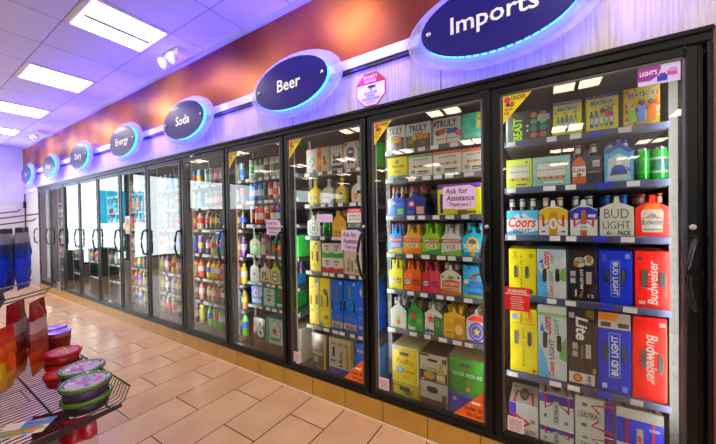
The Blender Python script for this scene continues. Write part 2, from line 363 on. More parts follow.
for d in range(1, 13):
    c = dc(d); hw = W / 2 - .008; z0, z1 = .175, 2.004; st = .035
    r = thing('cooler_door', 'black framed glass door, %s' % DP(d).replace('cooler door', 'of twelve' if d == 1 else 'of twelve'), 'cooler door', (c, 0, z0), group='glass doors of the cooler')
    r['label'] = 'black framed glass cooler door, rightmost of twelve' if d == 1 else 'black framed glass cooler door, %s of twelve counted from right' % ORD[d]
    f = MB(); H = z1 - z0
    f.box(-hw, -hw + st, -.015, .011, 0, H, mBlackMetal, .004); f.box(hw - st, hw, -.015, .011, 0, H, mBlackMetal, .004)
    f.box(-hw + st, hw - st, -.015, .011, 0, st, mBlackMetal, .004); f.box(-hw + st, hw - st, -.015, .011, H - st, H, mBlackMetal, .004)
    link('door_frame', f, r)
    gk = MB(); e = .009; a0, a1, b0, b1 = -hw + st, hw - st, st, H - st; mg = M((96, 92, 96), .35, .6)
    gk.box(a0, a0 + e, -.010, .006, b0, b1, mg); gk.box(a1 - e, a1, -.010, .006, b0, b1, mg); gk.box(a0, a1, -.010, .006, b0, b0 + .004, mBlack); gk.box(a0, a1, -.010, .006, b1 - e, b1, mg)
    link('gasket', gk, r)
    link('glass_pane', MB().box(a0 + e, a1 - e, -.004, .002, b0 + .004, b1 - e, mGlass), r)
    link('handle', HANDLE, r, (hw - st / 2, 0, .95 - z0))
    if d <= 6: link('lock', LOCK, r, (hw - st / 2, -.0155, 1.285 - z0))
    DOORS[d] = (r, a0 + e, a1 - e, b0 + .004, b1 - e)
link('handle', HANDLE, d1, (-8.80, .02, .95))

# decals on the glass
def decal(d, name, label, x0, x1, z0, z1, specs, poly=None, y=-.0046, base=None):
    """door-local x (from door centre) and world z"""
    r = DOORS[d][0]; mb = MB(); w, h = x1 - x0, z1 - z0
    pl = poly or [(0, 0), (1, 0), (1, 1), (0, 1)]
    mb.prism([((x0 + u * w), z0 + v * h - .175) for u, v in pl], y - .0006, y, M(base, .5))
    deco(mb, w, h, specs, y - .0006, x0, z0 - .175)
    o = link(name, mb, r); o['label'] = label
    return o
for d in range(1, 5):
    a0, a1, b0, b1 = DOORS[d][1:]; s = .115
    decal(d, 'age_decal', 'yellow triangular age warning decal', a0 + .004, a0 + s + .02, b1 + .175 - s - .03, b1 + .173,
          [('e', .17, .80, .13, .13, (210, 40, 90)), ('t', 'UNDER 40', .05, .42, .62, .86, BLACK), ('t', 'WE CARD', .04, .33, .36, .44, BLACK)] if 0 else
          [('e', .16, .84, .12, .11, (214, 40, 96)), ('t', 'UNDER', .30, .80, .80, .95, BLACK), ('t', '40', .08, .58, .40, .76, BLACK, 0, 0, .03), ('t', 'WE CARD', .06, .46, .36, .54, BLACK), ('t', 'I.D.', .06, .32, .24, .42, BLACK)],
          [(0, 0), (1, 1), (0, 1)], base=(246, 206, 16))
for d in (2, 3):
    a0, a1, b0, b1 = DOORS[d][1:]
    decal(d, 'age_decal', 'orange triangular under thirty age decal', a1 - .165, a1 - .002, b0 + .178, b0 + .345,
          [('t', 'Under 30', .36, .28, .96, .42, BLACK), ('t', 'We Card', .44, .08, .96, .22, BLACK), ('r', .62, .52, .90, .60, (250, 235, 220))], [(0, 0), (1, 0), (1, 1)], base=(244, 104, 24))
for d in (1, 2, 3):
    a0, a1, b0, b1 = DOORS[d][1:]
    decal(d, 'info_decal', 'small pale printed notice at lower left of glass', a0 + .012, a0 + .085, b0 + .185, b0 + .262,
          [('r', .12, .12 + .11 * k, .88, .16 + .11 * k, (150, 110, 120)) for k in range(7)], base=(236, 214, 216))
a0, a1, b0, b1 = DOORS[1][1:]
decal(1, 'warning_decal', 'red warning notice with white lines', a0 + .003, a0 + .118, .854, .975,
      [('t', 'WARNING', .12, .76, .88, .92, WHITE), ('r', .02, .70, .98, .73, WHITE)] + [('r', .24 + .03 * (k % 2), .10 + .095 * k, .78 - .04 * (k % 3), .13 + .095 * k, (250, 190, 180)) for k in range(6)], base=(214, 18, 22))
decal(1, 'promotion_decal', 'lilac promotional decal with purple patch in upper right corner', .197, .326, 1.880, 1.958,
      [('p', [(0, .25), (.30, .22), (.48, .45), (.55, .75), (.55, .98), (0, .98)], (150, 30, 150)), ('t', "LIGHT'S", .05, .52, .46, .76, WHITE), ('r', .46, .12, .70, .42, (40, 50, 190)), ('r', .52, .30, .66, .52, (90, 40, 150)), ('r', .70, .36, .92, .62, (210, 60, 150)), ('r', .74, .52, .90, .74, (190, 150, 200))], base=(214, 196, 238))
decal(5, 'promotion_decal', 'blue promotional strip beside the handle', a1 - .135, a1 - .002, 1.055, 1.245,
      [('r', .12, .84, .88, .92, WHITE), ('e', .45, .42, .28, .2, (240, 240, 240)), ('e', .62, .34, .18, .13, RED), ('e', .35, .52, .14, .1, (230, 160, 30))], base=(20, 110, 215))
decal(3, 'warning_decal', 'red and white alcohol warning notice', .214, .328, 1.312, 1.410,
      [('r', 0, .70, 1, 1, (205, 20, 26)), ('t', 'WARNING', .1, .76, .9, .92, WHITE), ('t', 'Under 21', .1, .42, .9, .58, BLACK), ('t', 'Cannot Buy', .1, .16, .9, .32, BLACK)], base=(236, 226, 222))
decal(7, 'picture_decal', 'small orange picture stuck on the glass', -.25, -.12, 1.19, 1.42,
      [('r', .1, .05, .9, .55, (236, 150, 20)), ('e', .5, .68, .3, .2, (180, 90, 50)), ('e', .5, .3, .25, .16, (250, 210, 60))], base=(240, 236, 228))

def note(d, x0, x1, z0, z1, lines, label, tilt=0.):
    w, h = x1 - x0, z1 - z0; mb = MB(); P = []
    for u, v in ((.0, .04), (.5, 0), (.97, .03), (1, .5), (.98, .88), (.80, 1), (.3, .98), (.02, .97)): P.append((u, v))
    mb.prism([(-w / 2 + u * w, v * h) for u, v in P], -.0010, 0, M((224, 196, 232), .7))
    deco(mb, w, h, [('t', t, u0, v0, u1, v1, (20, 14, 34), 0, .12, .012) for t, u0, v0, u1, v1 in lines], -.0010)
    o = link('paper_note', mb, None, (dc(d) + (x0 + x1) / 2, -.0048, z0), (0, tilt, 0)); return tag(o, label, 'note')
LN = [('Ask for', .08, .66, .76, .90), ('Assistance', .12, .36, .94, .60), ('Thank you !', .20, .08, .84, .29)]
note(2, .118, .302, 1.384, 1.516, LN, 'pale lilac handwritten assistance note on second cooler door from right')
note(3, .158, .325, 1.114, 1.264, LN, 'pale lilac handwritten assistance note on third cooler door from right', .03)
note(4, .160, .325, 1.212, 1.342, LN, 'pale handwritten assistance note on fourth cooler door from right')
note(3, -.06, .09, 1.315, 1.375, [], 'blank white paper strip taped on third cooler door from right')

# ------------------------------------------------------------------ shelves
SHELF = {1: [1.762, 1.501, 1.234, .895, .452], 2: [1.807, 1.614, 1.356, 1.096, .842, .567], 3: [1.724, 1.465, 1.201, .910, .458],
         4: [1.740, 1.526, 1.298, 1.012, .750, .528], 5: [1.735, 1.49, 1.246, .972, .700, .444]}
for d in range(6, 13): SHELF[d] = [1.735, 1.49, 1.246, .972, .700, .444]
SH = .335; YS = .18; YF = .203
mRail = {1: M((66, 70, 100), .35, .2), 0: M((74, 76, 80), .35, .3)}; mTagW = M((244, 244, 246), .5, noise=.03); mTagB = M((30, 40, 205), .5); mTagC = M((214, 222, 214), .5)
mDeckS = M((30, 30, 33), .4, .4)
for d, zs in SHELF.items():
    for i, z in enumerate(zs):
        c = dc(d)
        r = thing('cooler_shelf', '%s shelf from top behind the %s' % (ORD[i + 1], DP(d)), 'shelf', (c, .5, z - .03), group='cooler shelves')
        k = MB(); k.box(-SH, SH, -.30, .38, .004, .026, mDeckS); k.box(-SH, SH, -.30, .38, -.006, .0035, M((44, 44, 46), .5)); link('shelf_deck', k, r)
        k = MB(); k.box(-SH - .005, SH + .008, -.322, -.301, -.002, .030, mRail[1] if d == 1 else mRail[0] if d < 5 else M((150, 152, 156), .4, .2), .002); link('price_rail', k, r)
        n = (5 if d == 1 else 6) if d < 5 else 4
        for j in range(n):
            u = -SH + .05 + (2 * SH - .12) * (j + random.uniform(.25, .75)) / n; w = random.uniform(.042, .058)
            mt_ = mTagW
            if d == 1 and j == n - 2: mt_ = mTagB
            if j == 0 and d < 5: u = -SH + .03; mt_ = mTagC
            link('price_tag', MB().box(u - w / 2, u + w / 2, -.3235, -.3225, .001, .027, mt_), r)
# pale slotted posts between the shelf bays
post = MB(); mp_ = M((40, 38, 34), .5); post.box(-.016, .016, .0, .022, 0, 1.86, mp_)
for k in range(36): post.box(-.004, .004, -.0012, -.0004, .04 + k * .05, .062 + k * .05, mBlack)
PM = post.mesh('shelf_post')
for i in range(-1, 12):
    o = link('shelf_post', PM, None, (mull(i), .30, .166)); tag(o, 'pale slotted shelf post inside the cooler, %s' % ('at its right end' if i == -1 else 'between doors %s and %s from right' % (ORD[i + 1], ORD[i + 2]) if i < 11 else 'at its left end'), 'shelf post', 'slotted shelf posts')

# ------------------------------------------------------------------ stock
ITEMN = {}
def where(d, s):
    ITEMN[d, s] = ITEMN.get((d, s), 0) + 1
    n = ITEMN[d, s]
    sh = 'bottom deck' if s == 0 else ORD[s] + ' shelf'
    return '%s from left, %s, %s' % (ORD[n] if n < 13 else 'far right', sh, 'rightmost door' if d == 1 else ORD[d] + ' door from right')
def shelf_z(d, s): return ((.0605 if d < 5 else .1655) if s == 0 else SHELF[d][s - 1] - .0035)

def hole_shade(mb, w, h, u, v, wu, hv, y=0.):
    """flat dark patch painted as the shade in a punched grip, rounded ends"""
    n = 8; pts = []
    r = min(wu * w, hv * h) / 2; cx, cz = -w / 2 + u * w, v * h; ax = max(0, wu * w / 2 - r); az = max(0, hv * h / 2 - r)
    for q in range(4 * n):
        a = 2 * PI * q / (4 * n); sx = 1 if math.cos(a) >= 0 else -1; sz = 1 if math.sin(a) >= 0 else -1
        pts.append((cx + sx * ax + r * math.cos(a), y - .0016, cz + sz * az + r * math.sin(a)))
    mb.add(pts, [tuple(range(4 * n))], M((3, 2, 2), .9))  # near-black colour stands for shade inside the opening

def carton(d, s, x0, x1, h, col, specs, desc, depth=.25, holes=(), top=None, side=None, yf=YF, z=None, tilt=0., cat='carton', name='drink_carton'):
    w = x1 - x0; z = shelf_z(d, s) if z is None else z
    r = thing(name, '%s, %s' % (desc, where(d, s)), cat, (dc(d) + (x0 + x1) / 2, yf, z), (tilt, 0, 0))
    b = MB(); c = .003; mt_ = M(col, .34, noise=.06)
    b.box(-w / 2 + .001, w / 2 - .001, 0, depth, 0, h, mt_, c)
    if top: b.box(-w / 2 + .004, w / 2 - .004, .004, depth - .004, h, h + .0006, M(top, .4))
    if side:
        for sx in (-1, 1): b.box(sx * (w / 2 - .001), sx * (w / 2 - .0004), .004, depth - .004, .004, h - .004, M(side, .4))
    # tuck-flap seams on the top
    b.box(-w / 2 + .004, w / 2 - .004, depth * .5 - .0008, depth * .5 + .0008, h, h + .0012, M(tuple(int(v * .6) for v in col), .5))
    link('carton_body', b, r)
    p = deco(MB(), w - .004, h - .004, specs, 0, -w / 2 + .002, .002)
    if specs: link('printed_face', p, r)
    if holes:
        hmb = MB()
        for u, v, wu, hv in holes: hole_shade(hmb, w, h, u, v, wu, hv, -.004)
        link('hole_shade', hmb, r)
    return r

BOT = {}
def bottle_mesh(glass, neck, cap, r=.0295, h=.205):
    k = (glass, neck, cap, round(r, 4), h)
    if k not in BOT:
        g = M(glass, .08, coat=.5, noise=.05); nk = M(neck, .3)
        b = MB(); t = h / .205
        b.lathe([(r * .92, 0), (r, .004), (r, .110 * t), (r * .93, .122 * t), (r * .62, .142 * t), (.0125, .158 * t), (.0125, .162 * t), (.0120, .185 * t), (.0115, .191 * t), (.0130, .193 * t), (.0125, .199 * t)],
                [g, g, g, g, g, g, nk, nk, g, g], seg=14)
        cm = MB().lathe([(.0125, .0), (.0145, .001), (.0138, .006), (.011, .0085), (0, .009)], M(cap, .3, .4), seg=14)
        BOT[k] = (b.mesh('bottle'), cm.mesh('bottle_cap'))
    return BOT[k]

def sixpack(d, s, x0, x1, hs, peak, col, specs, glass, neck, cap, desc, flat=False, side=None, bh=.205, yf=YF):
    """carrier with a house-shaped end, hs = shoulder height, six bottles"""
    w = x1 - x0; z = shelf_z(d, s); D = min(.205, w * 1.55)
    r = thing('bottle_six_pack', '%s, %s' % (desc, where(d, s)), 'six-pack', (dc(d) + (x0 + x1) / 2, yf, z))
    b = MB(); mt_ = M(col, .36, noise=.05); t = .0012; hw = w / 2 - .0015
    if flat:
        D = .132; poly = [(-hw, 0), (hw, 0), (hw, hs), (-hw, hs)]
    else:
        poly = [(-hw, 0), (hw, 0), (hw, hs), (hw * .42, peak), (.012, peak + .004), (.008, peak + .035), (-.008, peak + .035), (-.012, peak + .004), (-hw * .42, peak), (-hw, hs)]
        if peak <= hs: poly = [(-hw, 0), (hw, 0), (hw, hs), (-hw, hs)]
    b.prism(poly, 0, t, mt_); b.prism(poly, D - t, D, mt_)
    ms = M(side or col, .36, noise=.05)
    b.box(-hw, -hw + t, t, D - t, 0, hs * .72, ms); b.box(hw - t, hw, t, D - t, 0, hs * .72, ms); b.box(-hw, hw, t, D - t, 0, t, ms)
    hz = (peak + .035) if peak > hs else hs * .98
    if not flat: b.box(-.0006, .0006, t, D - t, t, hz, ms)
    link('carrier', b, r)
    H = max(hs, peak)
    if specs: link('printed_face', deco(MB(), w - .004, H, specs, 0, -w / 2 + .002, 0), r)
    nx, ny = (3, 2) if flat else (2, 3)
    rb = min(.0295, (w - .008) / (2 * nx) - .0006, (D - .006) / (2 * ny) - .0004); bm, cm = bottle_mesh(glass, neck, cap, rb, bh)
    for i in range(nx):
        for j in range(ny):
            x = -w / 2 + w * (i + .5) / nx
            if not flat and nx == 2: x = (-1 if i == 0 else 1) * max(rb + .0012, w / 4)
            y = D * (j + .5) / ny
            o = link('bottle', bm, r, (x, y, t + .0003)); link('bottle_cap', cm, o, (0, 0, .197 * bh / .205))
    return r

CAN = {}
def can_mesh(col, band, band2, r=.033, h=.150):
    k = (col, band, band2, r, h)
    if k not in CAN:
        c, b_, b2, al = M(col, .25, .35), M(band, .3, .2), M(band2, .3, .2), M((200, 200, 204), .25, .9)
        CAN[k] = MB().lathe([(r * .78, 0), (r, .008), (r, h * .22), (r, h * .30), (r, h * .62), (r, h * .70), (r, h - .012), (r * .84, h - .002), (r * .84, h), (r * .76, h - .002), (0, h - .003)], [al, c, b2, b_, b2, c, al, al, al, al], seg=16).mesh('can')
    return CAN[k]
def can(d, s, x, col, band, band2, desc, r=.033, h=.150, y=YF + .034, cat='can', name='drink_can'):
    return tag(link(name, can_mesh(col, band, band2, r, h), None, (dc(d) + x, y, shelf_z(d, s))), '%s, %s' % (desc, where(d, s)), cat)
PET = {}
def pet_mesh(liq, label, cap, r=.034, h=.215):
    k = (liq, label, cap, r, h)
    if k not in PET:
        a, l, c = M(liq, .12, coat=.5, noise=.08), M(label, .35), M(cap, .4); t = h / .215
        PET[k] = MB().lathe([(r * .8, 0), (r, .012 * t), (r * .93, .05 * t), (r, .07 * t), (r, .075 * t), (r, .135 * t), (r, .14 * t), (r * .72, .168 * t), (.0125, .190 * t), (.0125, .194 * t), (.0145, .195 * t), (.0145, .213 * t), (0, .215 * t)],
                            [a, a, a, a, l, a, a, a, a, c, c, c], seg=14).mesh('bottle')
    return PET[k]
def pet(d, s, x, liq, label, cap, desc, r=.034, h=.215, y=YF + .036, name='drink_bottle', cat='bottle'):
    return tag(link(name, pet_mesh(liq, label, cap, r, h), None, (dc(d) + x, y, shelf_z(d, s))), '%s, %s' % (desc, where(d, s)), cat)

# ---- door 1 (rightmost)
LG = (188, 255, 40)
carton(1, 1, -.335, -.114, .170, (22, 22, 26), [('r', 0, 0, .05, 1, (190, 210, 190)), ('t', 'BEAST', .17, .04, .38, .80, LG, 90, .1, .03), ('t', 'the', .14, .42, .17, .56, LG, 90)] +
       [('e', .64 + .2 * i, .16 + .22 * j, .075, .095, ((176, 84, 56), (40, 120, 130), (30, 150, 90), (176, 96, 60))[j] if i == 0 or j != 2 else (70, 210, 40)) for i in range(2) for j in range(4)] + [('r', .72, .60, .98, .80, (150, 180, 205)), ('r', .48, .3, .52, .36, WHITE), ('r', .48, .45, .52, .51, WHITE)],
       'black drink carton with lime green lettering')
BB = [('r', 0, .93, 1, 1, (120, 90, 190)), ('r', .12, .72, .90, .88, (226, 226, 190)), ('t', 'BEATBOX', .16, .745, .86, .855, (40, 40, 60), 0, 0, .02)]
def bbx(sd):
    rnd = random.Random(sd); o = []
    for k in range(5):
        u = .12 + .155 * k; cc = [(60, 160, 90), (120, 70, 170), (80, 90, 200), (60, 150, 200), (180, 190, 60)][(k + sd) % 5]
        o += [('r', u, .12, u + .11, .50, cc), ('r', u + .03, .50, u + .08, .58, (30, 60, 40)), ('r', u + .01, .22, u + .10, .38, (235, 235, 240))]
    for k in range(9): o.append(('e', rnd.uniform(.08, .92), rnd.uniform(.55, .7), .03, .03, rnd.choice([PINK, WHITE, GREEN, PURPLE])))
    return o
carton(1, 1, -.106, .022, .180, (236, 224, 20), BB + bbx(0), 'yellow drink carton with small printed bottles', top=(130, 100, 190))
carton(1, 1, .036, .166, .182, (236, 224, 20), BB + bbx(2) + [('e', .68, .46, .10, .09, PINK), ('e', .52, .56, .09, .07, DARK), ('e', .75, .58, .09, .07, (120, 120, 20))], 'yellow drink carton with large pink dot', top=(130, 100, 190))
rnd = random.Random(4); cf = [('e', rnd.uniform(.05, .95), rnd.uniform(.06, .95), rnd.uniform(.03, .07), rnd.uniform(.03, .06), rnd.choice([PINK, ORANGE, PURPLE, (250, 240, 90), RED, WHITE])) for k in range(60)]
carton(1, 1, .183, .315, .186, (236, 214, 30), cf + [('r', .10, .74, .90, .90, (240, 236, 170)), ('t', 'BEATBOX', .13, .76, .87, .88, (40, 40, 60), 0, 0, .02)] + [('r', .12 + .28 * k, .10, .32 + .28 * k, .52, ((150, 200, 60), (90, 130, 220), (240, 130, 40))[k]) for k in range(3)] + [('e', .5, .60, .09, .08, DARK), ('e', .75, .60, .08, .07, DARK)], 'multicoloured confetti drink carton')
def slim(n, u0, u1, v0, v1, cols):
    o = []
    for k in range(n):
        a = u0 + (u1 - u0) * k / n; b = a + (u1 - u0) / n * .86
        o += [('r', a, v0 + .08, b, v1, (236, 236, 230)), ('r', a, v0, b, v0 + .1, cols[k % len(cols)]), ('r', a + .004, v0 + .3, b - .004, v0 + .34, (170, 170, 160)), ('r', a, v1 - .03, b, v1, (150, 155, 160))]
    return o
carton(1, 2, -.334, -.204, .164, (206, 220, 84), slim(8, .10, .90, .24, .76, [(220, 190, 40), (200, 70, 50), (210, 140, 40), (120, 180, 60)]) + [('e', .8, .88, .06, .04, (60, 140, 120)), ('r', .4, .08, .8, .13, (60, 90, 60))], 'lime green seltzer carton with slim cans printed')
carton(1, 2, -.201, -.028, .162, (150, 204, 196), slim(9, .13, .87, .24, .82, [(200, 60, 60), (150, 200, 60), (220, 90, 70), (220, 150, 60)]) + [('r', .3, .10, .8, .16, (240, 250, 250))], 'pale teal seltzer carton with slim cans printed', top=(220, 150, 190))
sixpack(1, 2, -.026, .103, .140, .142, (24, 24, 52), [('p', [(.02, .02), (.48, .02), (.48, .70), (.42, .86), (.30, .98), (.20, .98), (.06, .84), (.02, .70)], (206, 96, 14)), ('r', .03, .30, .47, .66, WHITE), ('t', 'Lite', .06, .46, .44, .62, NAVY, 0, .1, .02), ('e', .25, .36, .09, .07, (176, 96, 30)), ('r', .70, .62, .92, .84, (210, 210, 220)), ('t', 'Lite', .73, .66, .90, .80, NAVY), ('r', .54, .40, .96, .46, (150, 130, 60))], (40, 24, 10), (232, 232, 226), (206, 170, 60), 'dark navy six-pack carrier with amber bottle print')
sixpack(1, 2, .108, .222, .155, .178, (24, 44, 120), [('p', [(0, 0), (1, 0), (1, .84), (.86, .80), (.5, .96), (.14, .80), (0, .84)], (70, 176, 224)), ('p', [(.10, .06), (.90, .06), (.86, .66), (.5, .80), (.14, .66)], (206, 222, 232)), ('p', [(.18, .20), (.5, .72), (.82, .20)], (60, 74, 110)), ('p', [(.36, .48), (.5, .72), (.64, .48)], WHITE), ('t', 'BUSCH', .24, .26, .90, .42, (16, 70, 190), 0, .15, .03), ('t', 'LIGHT', .3, .12, .8, .22, WHITE)], (30, 60, 140), (210, 220, 240), (60, 120, 210), 'light blue six-pack with white mountain')
can(1, 2, .256, (6, 140, 30), (10, 120, 30), (6, 150, 40), 'tall plain green beer can', .0305, .158); can(1, 2, .318, (6, 140, 30), (40, 90, 80), (200, 214, 206), 'tall green beer can with silver band', .0305, .158)
sixpack(1, 3, -.335, -.176, .140, 0, (70, 180, 226), [('p', [(0, .62), (.2, .72), (.36, .90), (.46, .76), (.58, .94), (.72, .72), (1, .60), (1, 0), (0, 0)], (226, 234, 236)), ('p', [(0, .12), (.3, .22), (.6, .10), (1, .2), (1, 0), (0, 0)], (70, 160, 190)), ('t', 'Coors', .05, .32, .94, .74, (206, 16, 30), 0, .22, .02), ('t', 'LIGHT', .22, .08, .76, .26, (20, 20, 26), 0, 0, .005), ('p', [(.42, .70), (.48, .80), (.55, .70)], (30, 90, 190))], (70, 40, 16), (206, 212, 222), (196, 202, 214), 'blue and white six-pack with red script', flat=True)
V = lambda c: [('p', [(.10, .72), (.18, .72), (.20, .34), (.36, .46), (.36, .52), (.12, .30)], c), ('p', [(.90, .72), (.82, .72), (.80, .34), (.64, .46), (.64, .52), (.88, .30)], c)]
sixpack(1, 3, -.174, -.041, .135, .155, (236, 234, 228), [('p', [(0, .55), (1, .55), (1, .84), (.70, .97), (.30, .97), (0, .84)], (230, 184, 20))] + V((206, 26, 30)) + [('p', [(.36, .02), (.64, .02), (.66, .64), (.60, .84), (.40, .84), (.34, .64)], (206, 140, 20)), ('e', .5, .42, .15, .2, (236, 230, 214)), ('e', .5, .42, .05, .12, (190, 160, 90)), ('e', .1, .72, .05, .06, (60, 150, 80)), ('r', .08, .12, .22, .17, (60, 60, 90)), ('r', .78, .12, .92, .17, (60, 60, 90))], (180, 110, 20), (236, 226, 214), (236, 224, 210), 'white and gold six-pack with red ribbons')
sixpack(1, 3, -.033, .082, .135, .155, (232, 234, 236), [('p', [(0, .55), (1, .55), (1, .84), (.70, .97), (.30, .97), (0, .84)], (24, 30, 176))] + V((214, 26, 36)) + [('p', [(.38, .02), (.62, .02), (.62, .48), (.58, .86), (.42, .86), (.38, .48)], (190, 92, 22)), ('r', .38, .20, .62, .40, (220, 226, 230)), ('t', 'ULTRA', .39, .27, .61, .34, BLACK), ('r', .66, .62, .94, .72, (220, 220, 240)), ('r', .14, .60, .30, .76, (200, 200, 230))], (60, 34, 14), (232, 236, 244), (216, 220, 230), 'white and blue six-pack with red ribbons')
sixpack(1, 3, .090, .222, .143, .163, (222, 224, 210), [('t', 'BUD', .12, .56, .86, .84, (24, 22, 26), 0, -.05, -.012), ('t', 'LIGHT', .08, .24, .90, .46, (24, 22, 26), 0, -.05, -.006), ('t', '6-', .20, .05, .38, .17, (24, 22, 26)), ('t', 'PACK', .54, .04, .92, .18, (24, 22, 26), 0, 0, .02)], (30, 70, 170), (40, 110, 210), (40, 90, 200), 'hand lettered off-white six-pack carrier')
sixpack(1, 3, .224, .345, .138, .162, (224, 30, 14), [('p', [(.14, .72), (.86, .72), (.66, .97), (.34, .97)], (238, 120, 14)), ('p', [(.20, .14), (.80, .14), (.84, .70), (.78, .80), (.22, .80), (.16, .70)], (232, 228, 214)), ('t', 'Budweiser', .19, .36, .82, .52, (30, 26, 40), 0, .15, .01), ('p', [(.18, .54), (.46, .62), (.46, .56)], RED), ('p', [(.82, .54), (.54, .62), (.54, .56)], RED), ('e', .5, .62, .12, .07, (90, 80, 90)), ('r', .24, .20, .76, .24, (150, 140, 140))], (70, 30, 12), (226, 160, 150), (206, 60, 40), 'red six-pack carrier with white label')
HV = [(.26, .5, .13, .26), (.66, .5, .13, .26)]
CY = [('t', 'BANQUET', .42, .10, .52, .88, (130, 116, 20), 90), ('t', 'Coors', .12, .78, .30, .94, (120, 100, 20), 90, .2), ('e', .82, .86, .08, .05, (150, 130, 30)), ('e', .36, .06, .08, .05, (90, 90, 40)), ('e', .8, .08, .09, .05, (80, 80, 50))]
carton(1, 4, -.325, -.187, .262, (226, 208, 20), CY, 'yellow upright beer carton', holes=HV)
CL = [('p', [(0, .55), (.35, .70), (.5, .95), (.62, .78), (1, .9), (1, 0), (0, 0)], (214, 222, 220)), ('p', [(0, 0), (.4, 0), (.30, .35), (0, .62)], (80, 176, 226)), ('p', [(.72, .40), (1, .34), (1, .66), (.84, .6)], (130, 176, 110)), ('t', 'Coors', .16, .58, .44, .96, (206, 20, 40), 90, .2, .02), ('t', 'LIGHT', .46, .72, .58, .92, (60, 60, 70), 90), ('p', [(.04, .74), (.20, .70), (.20, .80)], (20, 80, 190)), ('t', 'Coors', .40, .04, .56, .26, (206, 20, 40), 90, .2, .02), ('t', 'LIGHT', .42, .30, .55, .56, (70, 60, 60), 90)]
carton(1, 4, -.185, -.050, .264, (186, 214, 222), CL, 'pale blue and white upright beer carton', holes=[(.27, .46, .14, .27), (.70, .48, .14, .27)])
ML = [('e', .42, .76, .20, .10, (214, 206, 190)), ('e', .72, .80, .18, .10, (206, 196, 180)), ('e', .30, .74, .09, .07, (160, 110, 30)), ('e', .74, .82, .09, .07, (170, 116, 30)), ('t', 'Lite', .38, .74, .62, .86, NAVY, 20 * 0), ('r', .10, .34, .28, .58, (190, 180, 170)), ('r', .64, .34, .82, .58, (190, 170, 150)), ('r', .10, .44, .28, .48, (50, 60, 140)), ('t', 'MILLER LITE', .44, .24, .54, .62, WHITE, 90), ('t', '12', .70, .08, .90, .14, WHITE), ('p', [(.36, .06), (.56, .26), (.50, .06)], (150, 110, 30)), ('r', .26, .08, .32, .22, (200, 200, 200))]
carton(1, 4, -.048, .080, .268, (26, 20, 30), ML, 'black upright beer carton with pictured cans')
carton(1, 4, .085, .214, .270, (14, 44, 200), [('r', .36, .14, .64, .82, (120, 180, 240)), ('r', .38, .15, .62, .81, (14, 50, 208)), ('t', 'BUD LIGHT', .42, .17, .59, .79, WHITE, -90, 0, .03), ('r', .08, .80, .22, .94, (60, 90, 220)), ('r', .80, .86, .94, .95, (140, 160, 240))], 'bright blue upright beer carton', holes=[(.25, .52, .13, .26), (.74, .52, .13, .26)])
carton(1, 4, .222, .347, .272, (232, 22, 12), [('t', 'Budweiser', .36, .06, .66, .84, WHITE, 90, .2, .02), ('p', [(.08, .84), (.22, .84), (.15, .92)], (60, 10, 16)), ('r', .10, .06, .30, .12, (250, 190, 180)), ('r', .86, .2, .90, .6, (250, 110, 90))], 'red upright beer carton', holes=[(.28, .52, .17, .32), (.76, .52, .15, .26)])
carton(1, 5, -.322, -.185, .366, (230, 212, 20), [('t', 'Coors', .60, .80, .82, .95, (190, 40, 30), 90, .2, .02), ('e', .18, .87, .10, .05, (90, 120, 200)), ('r', .38, .78, .46, .94, (120, 90, 40)), ('t', 'BANQUET BEER', .44, .10, .56, .72, (150, 130, 20), 90), ('r', .10, .76, .9, .775, (190, 160, 40)), ('e', .88, .05, .06, .03, (200, 60, 40))], 'tall yellow beer carton behind the red notice', holes=[(.24, .54, .15, .22), (.72, .54, .15, .22)])
carton(1, 5, -.184, -.050, .402, (196, 220, 226), [('p', [(0, .5), (.3, .62), (.5, .8), (.7, .64), (1, .72), (1, 0), (0, 0)], (206, 216, 214)), ('p', [(0, 0), (.42, 0), (.3, .25), (0, .5)], (96, 180, 226)), ('p', [(.74, .3), (1, .26), (1, .6), (.84, .5)], (120, 170, 90)), ('r', 0, .90, 1, 1, (226, 226, 222)), ('r', .0, .86, 1, .90, (150, 190, 120)), ('t', 'Coors', .16, .60, .48, .85, (206, 20, 40), 90, .2, .02), ('t', 'LIGHT', .58, .62, .74, .83, (90, 90, 96), 90), ('p', [(.08, .64), (.22, .64), (.15, .76)], (20, 80, 190)), ('t', 'Coors', .38, .04, .58, .24, (206, 20, 40), 90, .2, .02), ('t', 'LIGHT', .40, .27, .57, .54, (60, 56, 60), 90)], 'tall pale blue and white beer carton', holes=[(.26, .52, .15, .22), (.74, .50, .15, .22)])
carton(1, 5, -.048, .078, .410, (38, 32, 34), [('t', 'Lite', .28, .58, .70, .88, WHITE, -90, .15, .03), ('r', .16, .36, .34, .54, (180, 170, 160)), ('r', .62, .36, .80, .54, (190, 180, 160)), ('r', .16, .43, .34, .46, (90, 80, 70)), ('r', .46, .34, .54, .52, (120, 110, 90)), ('p', [(.6, .9), (.9, .86), (.9, .98), (.66, .98)], (120, 96, 40)), ('r', .04, .86, .24, .93, (190, 190, 190)), ('r', .04, .02, .92, .16, (216, 208, 190)), ('e', .34, .09, .16, .055, (176, 90, 20)), ('e', .34, .09, .10, .035, (220, 150, 60)), ('t', 'Lite', .62, .03, .80, .14, NAVY, 90), ('r', .86, .18, .96, .24, (190, 170, 60))], 'tall dark charcoal beer carton with white lettering')
